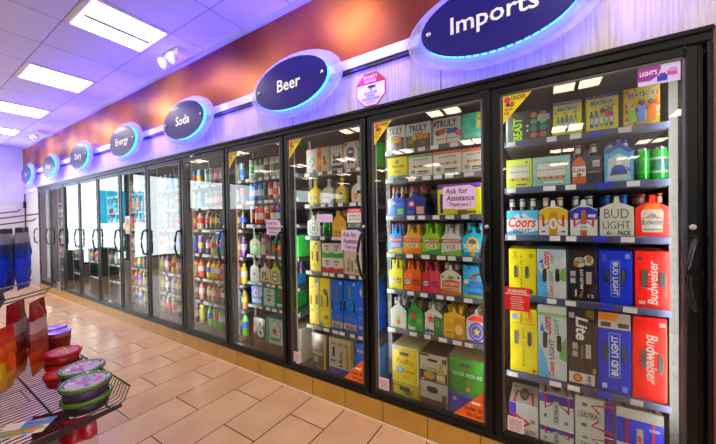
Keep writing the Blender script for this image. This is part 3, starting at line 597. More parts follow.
carton(1, 5, .079, .208, .402, (14, 42, 196), [('r', 0, .80, 1, 1, (214, 208, 196)), ('p', [(0, .90), (.55, .90), (.66, 1), (0, 1)], (238, 140, 40)), ('r', .08, .82, .40, .88, (90, 70, 60)), ('r', .62, .82, .95, .88, (90, 70, 60)), ('r', .33, .19, .69, .75, (110, 190, 240)), ('r', .36, .20, .66, .74, (14, 50, 206)), ('t', 'BUD LIGHT', .41, .22, .63, .72, WHITE, 90, 0, .03), ('r', .12, .04, .28, .10, (180, 200, 250)), ('r', .74, .03, .90, .10, (140, 170, 240))], 'tall blue beer carton with orange corner flash', holes=[(.24, .52, .13, .20), (.80, .50, .13, .20)])
carton(1, 5, .212, .336, .400, (230, 24, 12), [('t', 'Budweiser', .40, .20, .74, .80, WHITE, -90, .2, .02), ('r', .78, .90, .96, .95, (250, 190, 180)), ('p', [(.92, .02), (1, .02), (1, .96), (.95, .9), (.97, .4)], (238, 80, 40)), ('p', [(.30, .40), (.40, .38), (.40, .52), (.28, .50)], (200, 150, 160))], 'tall red beer carton', holes=[(.33, .50, .14, .22), (.80, .46, .14, .22)])
# bottom deck: two layers of twelve-bottle cartons, leaning back
UL = [('r', 0, .72, 1, 1, (52, 40, 150)), ('p', [(.14, 1), (.20, 1), (.20, .60), (.38, .66), (.38, .72), (.16, .52)], (214, 30, 40)), ('p', [(.90, 1), (.84, 1), (.84, .60), (.64, .66), (.62, .72), (.88, .48)], (214, 30, 40)), ('r', .42, .10, .58, .80, (206, 204, 196)), ('t', 'ULTRA', .46, .18, .55, .70, (60, 60, 70), 90), ('r', .12, .26, .22, .36, (130, 130, 140)), ('r', .74, .16, .84, .26, (130, 130, 140)), ('p', [(.47, .84), (.55, .84), (.51, .94)], (200, 30, 40))]
UL2 = [('r', .0, 0, .24, 1, (52, 40, 150)), ('p', [(.02, .62), (.62, .40), (.44, .28), (.5, .24), (.76, .42), (.04, .70)], (214, 30, 40)), ('r', .50, .04, .96, .22, (226, 220, 206)), ('t', 'ULTRA', .56, .07, .90, .19, (60, 50, 50)), ('r', .74, .44, .90, .56, (130, 130, 140))]
UL3 = [('r', .76, 0, 1, 1, (52, 40, 150)), ('p', [(1, .86), (.46, .78), (.66, .62), (.62, .58), (.40, .80), (1, .94)], (214, 30, 40)), ('p', [(1, .14), (.46, .22), (.66, .38), (.62, .42), (.40, .20), (1, .06)], (214, 30, 40)), ('r', .04, .38, .70, .60, (222, 218, 206)), ('t', 'ULTRA', .16, .42, .60, .56, (60, 50, 50)), ('r', .18, .74, .32, .84, (130, 130, 140)), ('r', .16, .14, .30, .24, (130, 130, 140))]
UL4 = [('r', 0, 0, 1, .72, (26, 44, 190)), ('r', .20, 0, .26, .72, (214, 30, 40)), ('r', .76, 0, .82, .72, (214, 30, 40)), ('r', .44, .04, .58, .5, (230, 226, 220)), ('r', .47, .1, .54, .3, (200, 60, 40)), ('r', .70, .5, .92, .58, (210, 210, 240))]
def ultop(r, x0, x1, z):
    tp = MB(); w = x1 - x0
    deco(tp, w, .24, [('p', [(.14, .0), (.22, .0), (.26, .5), (.44, .42), (.44, .5), (.2, .62)], (206, 40, 46)), ('p', [(.86, .0), (.80, .0), (.74, .5), (.58, .42), (.58, .5), (.82, .62)], (206, 40, 46)), ('e', .5, .46, .17, .30, (90, 72, 66)), ('r', .40, .34, .60, .56, (150, 140, 134)), ('r', .1, .74, .22, .82, (130, 130, 130))], 0)
    tp.move(Matrix.Translation((0, 0, z + .0015)) @ Matrix.Rotation(-PI / 2, 4, 'X')); link('printed_top', tp, r)
for (x0, x1, sp, dsc, lh, uh) in ((-.335, -.185, UL2, 'white beer carton with purple left edge', 0, .18), (-.18, -.02, UL, 'white beer carton with purple band', .0955, .185), (-.015, .15, UL3, 'white beer carton with purple right edge', .124, .186), (.155, .335, UL4, 'white beer carton with blue front', .124, .180)):
    if lh: carton(1, 0, x0, x1, lh, (246, 243, 234), sp, 'lower ' + dsc, depth=.24, yf=.245)
    r = carton(1, 0, x0, x1, uh, (246, 243, 234), sp, ('upper ' if lh else 'low ') + dsc, depth=.24, yf=.248, z=.0605 + (lh + .001 if lh else 0)); ultop(r, x0, x1, uh)

# ---- door 2
TR = lambda low, dots: [('t', 'TRULY', .12, .66, .88, .92, (30, 30, 30), 0, 0, .03), ('r', .3, .56, .7, .60, (90, 90, 90))] + low + [('e', u, v, .12, .11, c) for u, v, c in dots]
DK = [('r', 0, 0, 1, .52, (36, 30, 28))]
carton(2, 1, -.335, -.200, .180, (246, 246, 238), TR(DK, [(.35, .42, (200, 190, 30)), (.72, .44, (230, 110, 30)), (.55, .42, (190, 150, 30))]), 'white and black seltzer carton')
carton(2, 1, -.190, -.016, .174, (246, 246, 238), TR(DK, [(.32, .42, (210, 200, 40)), (.58, .44, (240, 130, 20)), (.80, .44, (230, 120, 30)), (.2, .30, (120, 120, 30)), (.7, .2, (90, 80, 60))]), 'white and black seltzer carton with oranges')
carton(2, 1, -.002, .174, .172, (246, 246, 238), TR([], [(.2, .46, (110, 60, 60)), (.36, .48, (226, 96, 40)), (.62, .48, (90, 110, 190)), (.80, .48, (60, 90, 170)), (.96, .36, (226, 40, 100))]) + [('r', .02, .72, .12, .9, (226, 40, 100)), ('r', .5, .06, .53, .36, GREY), ('r', .1, .2, .9, .23, (190, 120, 140))], 'white and pink seltzer carton')
carton(2, 1, .178, .334, .172, (40, 180, 150), [('r', .58, .40, 1, .98, (150, 190, 60)), ('r', .6, .70, 1, .8, (200, 60, 50)), ('r', .6, .52, 1, .6, (220, 180, 40)), ('e', .45, .62, .12, .18, (20, 130, 120)), ('r', .1, .1, .9, .28, (120, 210, 190))], 'turquoise drink carton')
carton(2, 2, -.335, -.184, .156, (232, 216, 24), [('r', 0, 0, 1, .16, (40, 170, 190)), ('r', .0, 0, .3, .1, WHITE), ('t', 'CactusBay', .12, .48, .90, .66, (50, 50, 20), 0, .2), ('e', .5, .78, .1, .09, (60, 60, 50)), ('r', .55, .02, .75, .14, (210, 60, 50)), ('r', .35, .30, .65, .36, (190, 150, 30))], 'yellow drink carton with aqua base')
SG = lambda top: [('r', 0, .88, 1, 1, top)] + slim(5, .2, .86, .42, .80, [(200, 80, 60), (200, 180, 60)]) + [('e', .2, .24, .1, .09, (160, 160, 160)), ('r', .4, .2, .86, .26, (60, 60, 60)), ('r', .4, .12, .8, .16, (120, 120, 120))]
carton(2, 2, -.176, -.008, .154, (244, 242, 228), SG((110, 170, 40)), 'off-white seltzer carton with green stripe')
carton(2, 2, -.003, .177, .154, (244, 242, 228), SG((232, 110, 30)), 'off-white seltzer carton with orange stripe', top=(232, 110, 30))
carton(2, 2, .179, .334, .150, (244, 242, 228), SG((220, 90, 40)), 'off-white seltzer carton with red-orange stripe', top=(220, 90, 40))
NB = [('p', [(.05, .05), (.45, .05), (.4, .5), (.1, .5)], (60, 120, 200)), ('r', .55, .1, .9, .4, (120, 200, 80)), ('e', .3, .7, .16, .12, (200, 210, 230)), ('r', .5, .6, .9, .7, (60, 90, 180))]
sixpack(2, 3, -.335, -.203, .118, .130, (18, 40, 120), NB, (70, 36, 14), (150, 120, 90), (180, 120, 70), 'navy blue six-pack with green patch')
sixpack(2, 3, -.200, -.056, .118, .130, (20, 40, 124), [('e', .3, .6, .18, .2, (200, 60, 60)), ('e', .3, .62, .1, .1, WHITE), ('r', .55, .1, .92, .48, (230, 170, 140)), ('r', .1, .1, .4, .3, (60, 110, 200))], (60, 30, 14), (160, 60, 60), (170, 60, 60), 'navy blue six-pack with peach patch')
carton(2, 3, .022, .290, .196, (236, 224, 20), [('r', 0, .86, 1, 1, (100, 40, 170)), ('r', .06, .05, .14, .7, (70, 40, 120)), ('r', .5, .05, .9, .12, (90, 60, 30)), ('r', .48, 0, .7, .16, (110, 70, 30))], 'large yellow carton behind the note')
SM = lambda c2: [('p', [(0, .02), (1, .02), (1, .3), (0, .14)], c2), ('r', 0, .58, 1, .76, (176, 26, 36)), ('t', 'SMIRNOFF', .06, .61, .94, .73, WHITE, 0, 0, .01), ('r', .24, .30, .80, .52, (226, 226, 220)), ('t', 'ICE', .30, .33, .74, .50, (176, 30, 40), 0, .1, .02)]
SMC = [(-.335, -.226, (24, 130, 226), (230, 220, 60), (40, 90, 160), 'bright blue'), (-.223, -.090, (240, 170, 20), (240, 120, 20), (230, 170, 60), 'orange-yellow'), (-.089, .041, (140, 200, 30), (60, 150, 30), (150, 220, 60), 'lime green'), (.043, .171, (220, 224, 214), (140, 190, 60), (210, 214, 210), 'white')]
for x0, x1, c1, c2, gl, n in SMC:
    sixpack(2, 4, x0, x1, .115, .140, c1, SM(c2), gl, gl if n != 'white' else (180, 190, 190), (190, 30, 40) if n != 'lime green' else (150, 230, 40), n + ' six-pack with red stripe')
sixpack(2, 4, .174, .318, .120, .145, (24, 176, 214), [('p', [(0, 0), (1, 0), (1, .22), (0, .30)], (20, 130, 180)), ('e', .44, .52, .26, .34, (240, 200, 70)), ('e', .44, .62, .15, .14, (60, 40, 30)), ('t', 'KONA', .06, .34, .94, .56, WHITE, 0, 0, .04), ('t', 'BIG WAVE', .1, .20, .9, .30, WHITE), ('r', .36, .04, .56, .24, (220, 170, 60))], (60, 40, 16), (50, 190, 220), (40, 180, 210), 'aqua blue six-pack with yellow centre')
MK = lambda c1, c2: [('r', .48, 0, 1, 1, c2), ('e', .22, .42, .18, .16, (40, 40, 44)), ('e', .22, .42, .14, .12, (226, 220, 210)), ('r', .14, .39, .3, .45, (40, 40, 40)), ('t', 'MIKES', .54, .44, .94, .56, (30, 26, 26), 0, 0, .02), ('t', 'HARD', .56, .30, .92, .41, (30, 26, 26))]
for x0, x1, c1, c2, gl, n in ((-.335, -.226, (214, 220, 60), (240, 220, 10), (226, 216, 60), 'yellow'), (-.220, -.096, (236, 110, 30), (226, 80, 20), (226, 110, 40), 'orange'), (-.090, .032, (206, 30, 56), (226, 70, 90), (190, 40, 70), 'crimson and pink')):
    sixpack(2, 5, x0, x1, .125, .145, c1, MK(c1, c2), gl, gl, c2, n + ' lemonade six-pack')
sixpack(2, 5, .034, .168, .130, .158, (230, 226, 214), [('p', [(0, 0), (1, 0), (1, .18), (0, .24)], (200, 110, 40)), ('p', [(.08, .34), (.92, .34), (.92, .58), (.5, .66), (.08, .58)], (206, 80, 30)), ('t', 'CAYMAN', .14, .40, .86, .54, (246, 230, 200)), ('p', [(.3, .72), (.5, .80), (.7, .72), (.5, .66)], (60, 150, 60)), ('e', .12, .74, .06, .06, (60, 130, 60)), ('e', .88, .74, .06, .06, (60, 130, 60)), ('r', .1, .24, .9, .3, (220, 150, 70))], (110, 60, 20), (210, 200, 180), (190, 180, 160), 'white and copper six-pack')
carton(2, 5, .176, .318, .200, (60, 170, 224), [('r', 0, 0, 1, .10, (150, 180, 60)), ('r', .2, .09, .8, .18, (20, 90, 190)), ('p', [(.3, .62), (.5, .80), (.8, .80), (.9, .70), (.8, .74), (.55, .70), (.4, .58)], (70, 50, 40)), ('e', .5, .62, .09, .06, (150, 60, 40)), ('t', 'ANGRY', .24, .42, .84, .52, (20, 40, 100)), ('t', 'ORCHARD', .08, .30, .96, .41, (20, 40, 100)), ('e', .15, .5, .1, .08, (230, 240, 246)), ('e', .85, .6, .1, .07, (230, 240, 246)), ('r', .2, .88, .36, 1, (30, 110, 200)), ('r', .7, .88, .86, 1, (30, 110, 200))], 'sky blue cider carton with branch', depth=.19)
sixpack(2, 6, -.326, -.205, .128, .160, (226, 228, 220), [('p', [(.4, .16), (.6, .16), (.62, .44), (.55, .58), (.45, .58), (.38, .44)], (130, 170, 40)), ('r', .38, .22, .62, .34, (190, 60, 50)), ('p', [(.1, 0), (.9, 0), (.5, .12)], (190, 200, 190))], (40, 90, 50), (232, 234, 230), (226, 226, 226), 'white six-pack with green bottle print')
HK = lambda bg, ac: [('p', [(.52, 0), (1, 0), (1, .70), (.52, .80)], ac), ('s', .36, .62, .24, .22, (216, 24, 26)), ('e', .74, .46, .14, .14, (90, 170, 60))]
sixpack(2, 6, -.197, -.083, .135, .165, (16, 110, 40), HK(0, (30, 130, 50)) + [('t', 'ken', .04, .04, .52, .24, WHITE, 0, 0, .04)], (20, 80, 30), (40, 110, 60), (150, 160, 150), 'dark green six-pack with red star')
sixpack(2, 6, -.075, .046, .138, .165, (226, 228, 224), HK(0, (40, 110, 60)) + [('t', 'eke', .02, .06, .5, .26, (30, 50, 130), 0, 0, .04)], (20, 70, 30), (170, 190, 180), (190, 196, 190), 'white six-pack with red star')
sixpack(2, 6, .052, .188, .150, .165, (236, 190, 20), [('r', .5, 0, 1, .84, (206, 140, 14)), ('e', .72, .38, .18, .2, (240, 210, 120)), ('e', .24, .5, .16, .16, (226, 160, 20)), ('r', .12, .2, .4, .26, (150, 110, 20))], (180, 110, 16), (236, 200, 30), (240, 216, 50), 'golden yellow six-pack')
sixpack(2, 6, .194, .318, .142, .172, (224, 220, 214), [('p', [(0, .78), (1, .78), (.7, .97), (.3, .97)], (206, 40, 30)), ('e', .5, .40, .38, .34, (48, 40, 120)), ('e', .5, .40, .30, .27, (210, 206, 214)), ('e', .5, .40, .26, .23, (52, 44, 130)), ('s', .5, .40, .20, .18, (246, 220, 80)), ('r', 0, 0, 1, .08, (60, 40, 110))], (50, 30, 16), (90, 80, 80), (190, 60, 50), 'white six-pack with purple star badge')
PC = [('r', 0, .90, .2, 1, (60, 150, 220)), ('t', 'Pacifico', .16, .50, .84, .66, (120, 90, 10), 0, .15, .02), ('e', .30, .34, .15, .10, (60, 140, 190)), ('e', .30, .34, .10, .07, (160, 200, 220)), ('r', .5, .28, .86, .34, (180, 150, 30)), ('e', .5, .16, .1, .04, (200, 170, 40)), ('r', 0, 0, .03, 1, WHITE), ('r', .97, 0, 1, 1, WHITE), ('r', 0, .97, 1, 1, WHITE), ('r', 0, 0, 1, .02, WHITE)]
HH = [(.48, .80, .36, .09)]
PCB = [('r', 0, .70, .35, .78, (140, 120, 20)), ('e', .6, .4, .2, .2, (150, 130, 20))]
def case2(d, x0, x1, z, h, col, sp, desc, top=None, holes=HH, side=None, depth=.27, yf=.235): carton(d, 0, x0, x1, h, col, sp, desc, depth, holes, top, side, yf=yf, z=z)
case2(2, -.335, -.135, .0605, .1085, (206, 190, 30), PCB, 'lower yellow beer case', holes=[(.48, .6, .4, .3)])
case2(2, -.335, -.135, .1700, .255, (238, 206, 16), PC, 'upper yellow beer case', top=(232, 220, 150))
CR = [('r', 0, 0, 1, .40, (66, 52, 50)), ('t', 'Corona', .12, .44, .62, .58, (150, 110, 50), 0, .1), ('e', .36, .24, .22, .15, (206, 160, 40)), ('p', [(.62, .04), (.92, .04), (.92, .40), (.84, .58), (.84, .72), (.72, .72), (.72, .58), (.62, .40)], (206, 170, 60)), ('r', .62, .14, .92, .30, (226, 220, 206)), ('r', .82, .74, .98, .92, (70, 70, 74)), ('p', [(0, .92), (.30, .92), (.36, 1), (0, 1)], (60, 48, 46)), ('r', .06, .04, .16, .1, (220, 220, 220))]
case2(2, -.125, .065, .0605, .163, (206, 200, 180), [('r', 0, 0, 1, .3, (60, 50, 48)), ('r', .8, .3, .96, .6, (70, 70, 74))], 'lower beige beer case', holes=[(.46, .72, .4, .26)])
case2(2, -.125, .065, .2245, .190, (220, 208, 186), CR, 'upper beige beer case', top=(70, 56, 52))
case2(2, .075, .295, .0605, .1345, (66, 60, 170), [('r', .1, .7, .2, .86, (190, 190, 220))], 'low violet-blue beer case', holes=[])
case2(2, .075, .295, .1960, .240, (40, 110, 30), [('t', 'DOS EQUIS', .10, .50, .94, .62, (236, 240, 220), 0, 0, .03), ('e', .56, .20, .08, .1, (190, 50, 40)), ('p', [(.48, .1), (.62, .1), (.58, .44), (.52, .44)], (150, 120, 40)), ('r', .48, .14, .62, .24, (220, 200, 170)), ('r', .06, .04, .16, .14, (80, 80, 190)), ('r', .46, .7, .56, .73, (200, 60, 40))], 'green beer case', top=(206, 176, 130), side=(180, 160, 110), holes=[(.48, .82, .3, .07)], depth=.20)

# ---- door 3
def tallc(d, s, x0, x1, h, col, sp, desc, **k): carton(d, s, x0, x1, h, col, sp, desc, **k)
tallc(3, 1, -.335, -.218, .206, (226, 224, 212), [('r', 0, .97, 1, 1, (206, 40, 40)), ('e', .5, .46, .28, .20, (90, 100, 110)), ('e', .55, .46, .17, .13, (220, 220, 214)), ('e', .42, .5, .08, .07, (50, 60, 70)), ('r', .6, .04, .9, .12, (60, 70, 150)), ('r', .9, 0, 1, 1, (190, 206, 150))], 'white beer carton with round grey badge')
tallc(3, 1, -.216, -.093, .208, (226, 200, 160), [('r', 0, 0, .36, 1, (226, 110, 30)), ('e', .2, .72, .14, .10, (206, 40, 30)), ('e', .2, .40, .14, .12, (240, 170, 40)), ('r', .5, .1, .92, .9, (216, 206, 176)), ('e', .6, .55, .12, .1, (60, 130, 60)), ('e', .66, .36, .12, .1, (200, 60, 50)), ('r', .0, .96, 1, 1, (206, 40, 40))], 'cream and orange drink carton')
tallc(3, 1, -.084, .054, .202, (220, 216, 206), [('r', .06, .1, .94, .9, (230, 228, 220)), ('e', .5, .56, .3, .17, (60, 60, 70)), ('e', .5, .64, .2, .1, (220, 216, 206)), ('p', [(.2, .3), (.8, .3), (.8, .40), (.2, .40)], (40, 50, 90)), ('r', .9, 0, 1, 1, (190, 60, 50)), ('r', .1, .08, .9, .2, (60, 70, 130)), ('r', 0, 0, .06, 1, (120, 170, 80))], 'white beer carton with dark eagle badge')
tallc(3, 1, .056, .176, .212, (226, 222, 216), [('p', [(0, .96), (0, .80), (.3, .96)], RED), ('p', [(.80, 0), (1, 0), (1, .3)], RED), ('p', [(.86, .98), (1, .98), (1, .6)], RED), ('e', .48, .62, .32, .18, (50, 66, 120)), ('r', .30, .58, .66, .66, (226, 222, 216)), ('e', .34, .28, .12, .09, (50, 66, 120)), ('e', .62, .28, .12, .09, (50, 66, 120)), ('p', [(.2, .44), (.8, .50), (.8, .44), (.2, .38)], (190, 40, 50))], 'white beer carton with red corners')
tallc(3, 1, .180, .318, .205, (20, 130, 50), [('e', .5, .5, .3, .2, (220, 180, 60)), ('r', .1, .8, .9, .9, (220, 220, 200))], 'green drink carton')
JB = [('r', .10, .12, .9, .5, (226, 226, 210)), ('r', .2, .2, .5, .4, (90, 120, 100))]
def jug(d, s, x0, x1, col, lab, capc, desc, h=.225, extra=()):
    """squat bottle with shoulders"""
    w = x1 - x0; r = thing('liquor_bottle', '%s, %s' % (desc, where(d, s)), 'bottle', (dc(d) + (x0 + x1) / 2, YF + .045, shelf_z(d, s)))
    g = M(col, .1, coat=.6); hw = w / 2 - .003; D = .036; sec = [(1, 0), (1, .006), (1, .52), (.94, .58), (.62, .66), (.26, .72), (.21, .75), (.21, .92)]
    mb = MB(); n = 12; vs = []
    for a, t in sec:
        for k in range(n):
            q = 2 * PI * (k + .5) / n; cx, sx = math.cos(q), math.sin(q); e = .5
            vs.append((hw * a * math.copysign(abs(cx) ** e, cx), max(D * a, .013 if a < .3 else 0) * math.copysign(abs(sx) ** e, sx), h * t))
    fs = [(i * n + k, i * n + (k + 1) % n, (i + 1) * n + (k + 1) % n, (i + 1) * n + k) for i in range(len(sec) - 1) for k in range(n)] + [tuple(range(n))[::-1], tuple(range((len(sec) - 1) * n, len(sec) * n))]
    mb.add(vs, fs, g, True); link('glass_body', mb, r)
    link('bottle_cap', MB().lathe([(.0165, h * .90), (.0165, h), (.013, h * 1.006), (0, h * 1.007)], M(capc, .4), seg=12), r)
    link('bottle_label', deco(MB().box(-hw * .84, hw * .84, -D - .0016, -D - .0006, h * .08, h * .48, M(lab, .5)), hw * 1.6, h * .36, list(extra), -D - .0018, -hw * .8, h * .1), r)
jug(3, 2, -.335, -.215, (236, 206, 20), (240, 214, 30), (240, 210, 20), 'yellow liquor bottle', .205, [('e', .3, .5, .2, .3, (70, 120, 160)), ('r', .55, .3, .95, .7, (200, 170, 30))])
jug(3, 2, -.190, -.068, (206, 206, 190), (226, 222, 206), (220, 220, 210), 'cloudy white liquor bottle', .205, [('r', .1, .4, .9, .5, (150, 140, 120))])
jug(3, 2, -.050, .056, (226, 200, 60), (236, 210, 60), (240, 224, 90), 'pale yellow liquor bottle', .205, [('e', .6, .5, .25, .4, (120, 70, 40))])
jug(3, 2, .100, .218, (214, 214, 200), (222, 220, 206), (226, 226, 220), 'clear liquor bottle with orange badge', .210, [('e', .4, .4, .25, .35, (240, 160, 20)), ('r', .55, .6, .9, .95, (60, 50, 50))])
sixpack(3, 3, -.335, -.196, .125, .140, (224, 226, 218), [('e', .5, .46, .34, .34, (110, 140, 140)), ('e', .5, .46, .28, .28, (224, 226, 218)), ('e', .5, .46, .16, .16, (90, 120, 130)), ('s', .5, .46, .12, .12, (220, 200, 90))], (40, 60, 40), (60, 70, 80), (60, 70, 90), 'white six-pack with ring badge')
for k, (x, lb) in enumerate(((-.165, (60, 150, 50)), (-.105, (30, 110, 60)))):
    pet(3, 3, x, (20, 110, 40), lb, (30, 120, 50), ('bright', 'dark')[k] + ' green bottle', .027, .20)
sixpack(3, 3, -.075, .062, .118, .165, (240, 176, 20), [('t', 'Landshark', .10, .34, .92, .54, (246, 230, 160), 0, .2), ('r', .2, .2, .8, .24, (200, 130, 20))], (150, 90, 20), (230, 180, 60), (236, 190, 40), 'amber yellow six-pack')
carton(3, 3, .066, .210, .150, (40, 40, 90), [('r', .1, .5, .9, .7, (190, 190, 170)), ('e', .4, .6, .2, .14, (120, 150, 110)), ('r', .1, .1, .9, .3, (70, 60, 140))], 'navy drink carton half hidden by notices')
carton(3, 4, -.312, -.197, .255, (236, 212, 16), [('e', .62, .90, .12, .05, (60, 150, 220)), ('e', .42, .80, .12, .06, (170, 160, 90)), ('e', .42, .2, .12, .06, (170, 160, 90)), ('r', .9, 0, 1, 1, (206, 206, 200))], 'tall yellow beer carton', holes=[(.25, .5, .10, .30), (.70, .48, .15, .34)])
FO = lambda c: [('r', 0, 0, 1, .36, c), ('r', .14, .74, .36, .82, (60, 50, 50)), ('r', .58, .74, .80, .82, (60, 50, 50)), ('p', [(.18, .30), (.34, .30), (.30, .66), (.22, .66)], (160, 130, 80)), ('p', [(.62, .30), (.78, .30), (.74, .66), (.66, .66)], (160, 130, 80)), ('e', .26, .4, .12, .12, (220, 216, 200)), ('e', .70, .4, .12, .12, (220, 216, 200))]
r = carton(3, 4, -.185, .030, .118, (226, 220, 206), FO((206, 50, 30)), 'lower white and red beer carton')
r = carton(3, 4, -.185, .030, .118, (226, 220, 206), FO((40, 150, 40)), 'upper white and green beer carton', z=shelf_z(3, 4) + .1205)
carton(3, 4, .036, .215, .222, (224, 216, 190), [('t', 'Modelo', .12, .1, .34, .60, (150, 110, 40), 90, .1), ('p', [(.56, .05), (.80, .05), (.80, .5), (.72, .7), (.64, .7), (.56, .5)], (206, 170, 60)), ('r', .55, .2, .81, .4, (226, 220, 200)), ('r', 0, .86, 1, .92, (120, 100, 40)), ('r', .4, .1, .46, .5, (60, 50, 40))], 'cream and gold beer carton')
YV = [('e', .3, .80, .12, .035, (150, 150, 100)), ('e', .3, .30, .12, .035, (90, 110, 120)), ('r', .62, .90, .92, .98, (60, 150, 220)), ('r', .94, 0, 1, 1, (190, 190, 190))]
carton(3, 5, -.330, -.218, .398, (238, 214, 14), YV, 'first tall yellow beer carton', holes=[(.22, .52, .10, .2), (.76, .54, .14, .2)])
carton(3, 5, -.214, -.103, .400, (238, 214, 14), [('e', .5, .74, .2, .05, (120, 120, 60)), ('e', .6, .70, .2, .05, (70, 90, 100)), ('e', .6, .2, .2, .05, (120, 120, 60)), ('r', .04, .02, .3, .08, (60, 150, 220)), ('r', .94, 0, 1, 1, (190, 190, 190))], 'second tall yellow beer carton', holes=[(.22, .52, .12, .24), (.74, .54, .14, .24)])
MO = [('r', 0, .04, 1, .16, (206, 176, 130)), ('t', 'Modelo', .2, .05, .8, .14, (40, 50, 120)), ('r', .36, .66, .56, .90, (120, 120, 110)), ('e', .5, .52, .30, .09, (60, 140, 236)), ('e', .5, .52, .22, .06, (14, 100, 214)), ('e', .5, .26, .1, .025, (206, 90, 50)), ('r', .78, .92, .9, .97, WHITE)]
carton(3, 5, -.097, .020, .398, (14, 106, 220), MO, 'tall bright blue beer carton', holes=[(.14, .50, .12, .2), (.84, .50, .12, .2)])
carton(3, 5, .025, .146, .402, (14, 106, 220), MO, 'tall vivid blue beer carton', holes=[(.14, .50, .12, .2), (.84, .50, .12, .2)])
carton(3, 5, .150, .270, .405, (14, 90, 214), [('e', .5, .80, .3, .09, (200, 190, 160)), ('r', .1, .46, .9, .5, (120, 150, 210)), ('r', .1, .3, .9, .33, (120, 150, 210)), ('r', .1, .1, .9, .16, (190, 170, 140))], 'tall royal blue beer carton')
case2(3, -.335, -.170, .0605, .310, (58, 44, 36), [('r', .1, .55, .5, .75, (130, 110, 90)), ('r', .12, .2, .4, .36, (150, 140, 120)), ('r', .78, 0, .92, 1, (190, 140, 40)), ('t', 'Modelo', .1, .4, .7, .52, (190, 170, 120), 0, .1), ('r', .3, .05, .7, .1, (100, 90, 80))], 'dark brown beer case', holes=[])
case2(3, -.155, .090, .0605, .0595, (50, 70, 190), [], 'low blue beer case', holes=[])
case2(3, -.155, .090, .1210, .245, (222, 212, 186), [('e', .2, .82, .1, .06, (206, 150, 40)), ('e', .48, .82, .1, .06, (206, 150, 40)), ('e', .72, .82, .1, .06, (206, 150, 40)), ('r', .08, .2, .26, .26, (70, 60, 50)), ('t', 'Modelo', .42, .2, .58, .6, (70, 60, 50), 90), ('p', [(.70, .05), (.84, .05), (.84, .55), (.8, .75), (.74, .75), (.70, .55)], (200, 170, 70)), ('r', .90, 0, 1, 1, (190, 150, 50)), ('r', .44, .08, .58, .14, (70, 60, 50))], 'cream beer case with gold edge', holes=[(.22, .55, .10, .34)])
case2(3, .100, .318, .0605, .305, (20, 110, 220), [('r', .5, .6, .8, .72, (206, 150, 60)), ('t', 'Modelo', .1, .78, .5, .88, WHITE), ('r', .4, .3, .86, .36, (190, 150, 110)), ('r', .06, .1, .2, .26, (180, 180, 170))], 'blue beer case with tan marks', holes=[(.72, .64, .3, .09)])

# ---- door 4
for x0, x1, c, n, st in ((-.335, -.275, (226, 226, 214), 'white', GREEN), (-.259, -.202, (60, 130, 90), 'green', (220, 230, 210)), (-.190, -.136, (50, 120, 90), 'dark green', (200, 210, 190)), (-.124, -.066, (216, 214, 204), 'pale grey', DARK), (-.044, .024, (220, 222, 206), 'ivory', (110, 140, 110)), (.028, .080, (214, 214, 200), 'cream', DARK), (.084, .140, (210, 214, 150), 'pale yellow', DARK), (.150, .210, (200, 206, 196), 'grey', DARK)):
    can(4, 1, (x0 + x1) / 2, c, st, c, 'tall %s can' % n, min((x1 - x0) / 2, .031), .20)
for x0, x1, c, n, st in ((-.335, -.275, (40, 130, 220), 'blue', WHITE), (-.270, -.210, (20, 100, 200), 'deep blue', WHITE), (-.205, -.145, (30, 110, 190), 'mid blue', (200, 210, 220)), (-.138, -.080, (20, 110, 160), 'teal', DARK), (-.074, -.006, (206, 40, 40), 'red', WHITE), (.0, .060, (214, 206, 196), 'cream', (200, 50, 40)), (.064, .126, (206, 44, 40), 'crimson', (226, 220, 210)), (.14, .20, (190, 60, 50), 'brick red', WHITE)):
    can(4, 2, (x0 + x1) / 2, c, st, c, 'tall %s can' % n, min((x1 - x0) / 2, .031), .176)
for x0, x1, c, n, st in ((-.335, -.270, (60, 50, 56), 'dark', (200, 120, 60)), (-.262, -.205, (206, 60, 44), 'red', WHITE), (-.20, -.14, (214, 60, 40), 'scarlet', (226, 214, 200)), (-.128, -.066, (210, 190, 170), 'beige', (190, 60, 50)), (-.05, .01, (200, 40, 36), 'deep red', WHITE), (.02, .08, (40, 60, 170), 'navy', WHITE), (.09, .15, (214, 214, 206), 'white', (180, 50, 50)), (.17, .23, (30, 120, 60), 'green', WHITE)):
    can(4, 3, (x0 + x1) / 2, c, st, c, 'tall %s can' % n, min((x1 - x0) / 2, .030), .18)
sixpack(4, 4, -.320, -.170, .125, .150, (220, 224, 206), [('p', [(.1, .04), (.9, .04), (.7, .7), (.3, .7)], (110, 190, 50)), ('e', .5, .4, .2, .2, (230, 236, 220)), ('p', [(.3, .1), (.5, .5), (.6, .1)], (30, 110, 50))], (30, 36, 26), (60, 70, 50), (200, 200, 190), 'white and lime six-pack')
sixpack(4, 4, -.160, -.025, .125, .160, (150, 60, 110), [('r', 0, 0, .4, 1, (206, 190, 150)), ('e', .62, .5, .22, .26, (70, 150, 60)), ('e', .3, .7, .1, .1, (206, 40, 50)), ('e', .6, .2, .2, .12, (90, 40, 50))], (60, 30, 20), (120, 170, 50), (150, 200, 60), 'plum and cream six-pack')
sixpack(4, 4, -.018, .115, .130, .155, (30, 130, 80), [('r', .5, 0, 1, .7, (190, 100, 50)), ('e', .3, .45, .2, .2, (220, 60, 50)), ('e', .74, .5, .16, .16, (230, 150, 60))], (50, 40, 20), (40, 110, 60), (60, 160, 60), 'green and copper six-pack')
carton(4, 4, .125, .31, .19, (40, 150, 60), [('r', .1, .1, .9, .5, (230, 200, 60))], 'green drink carton')
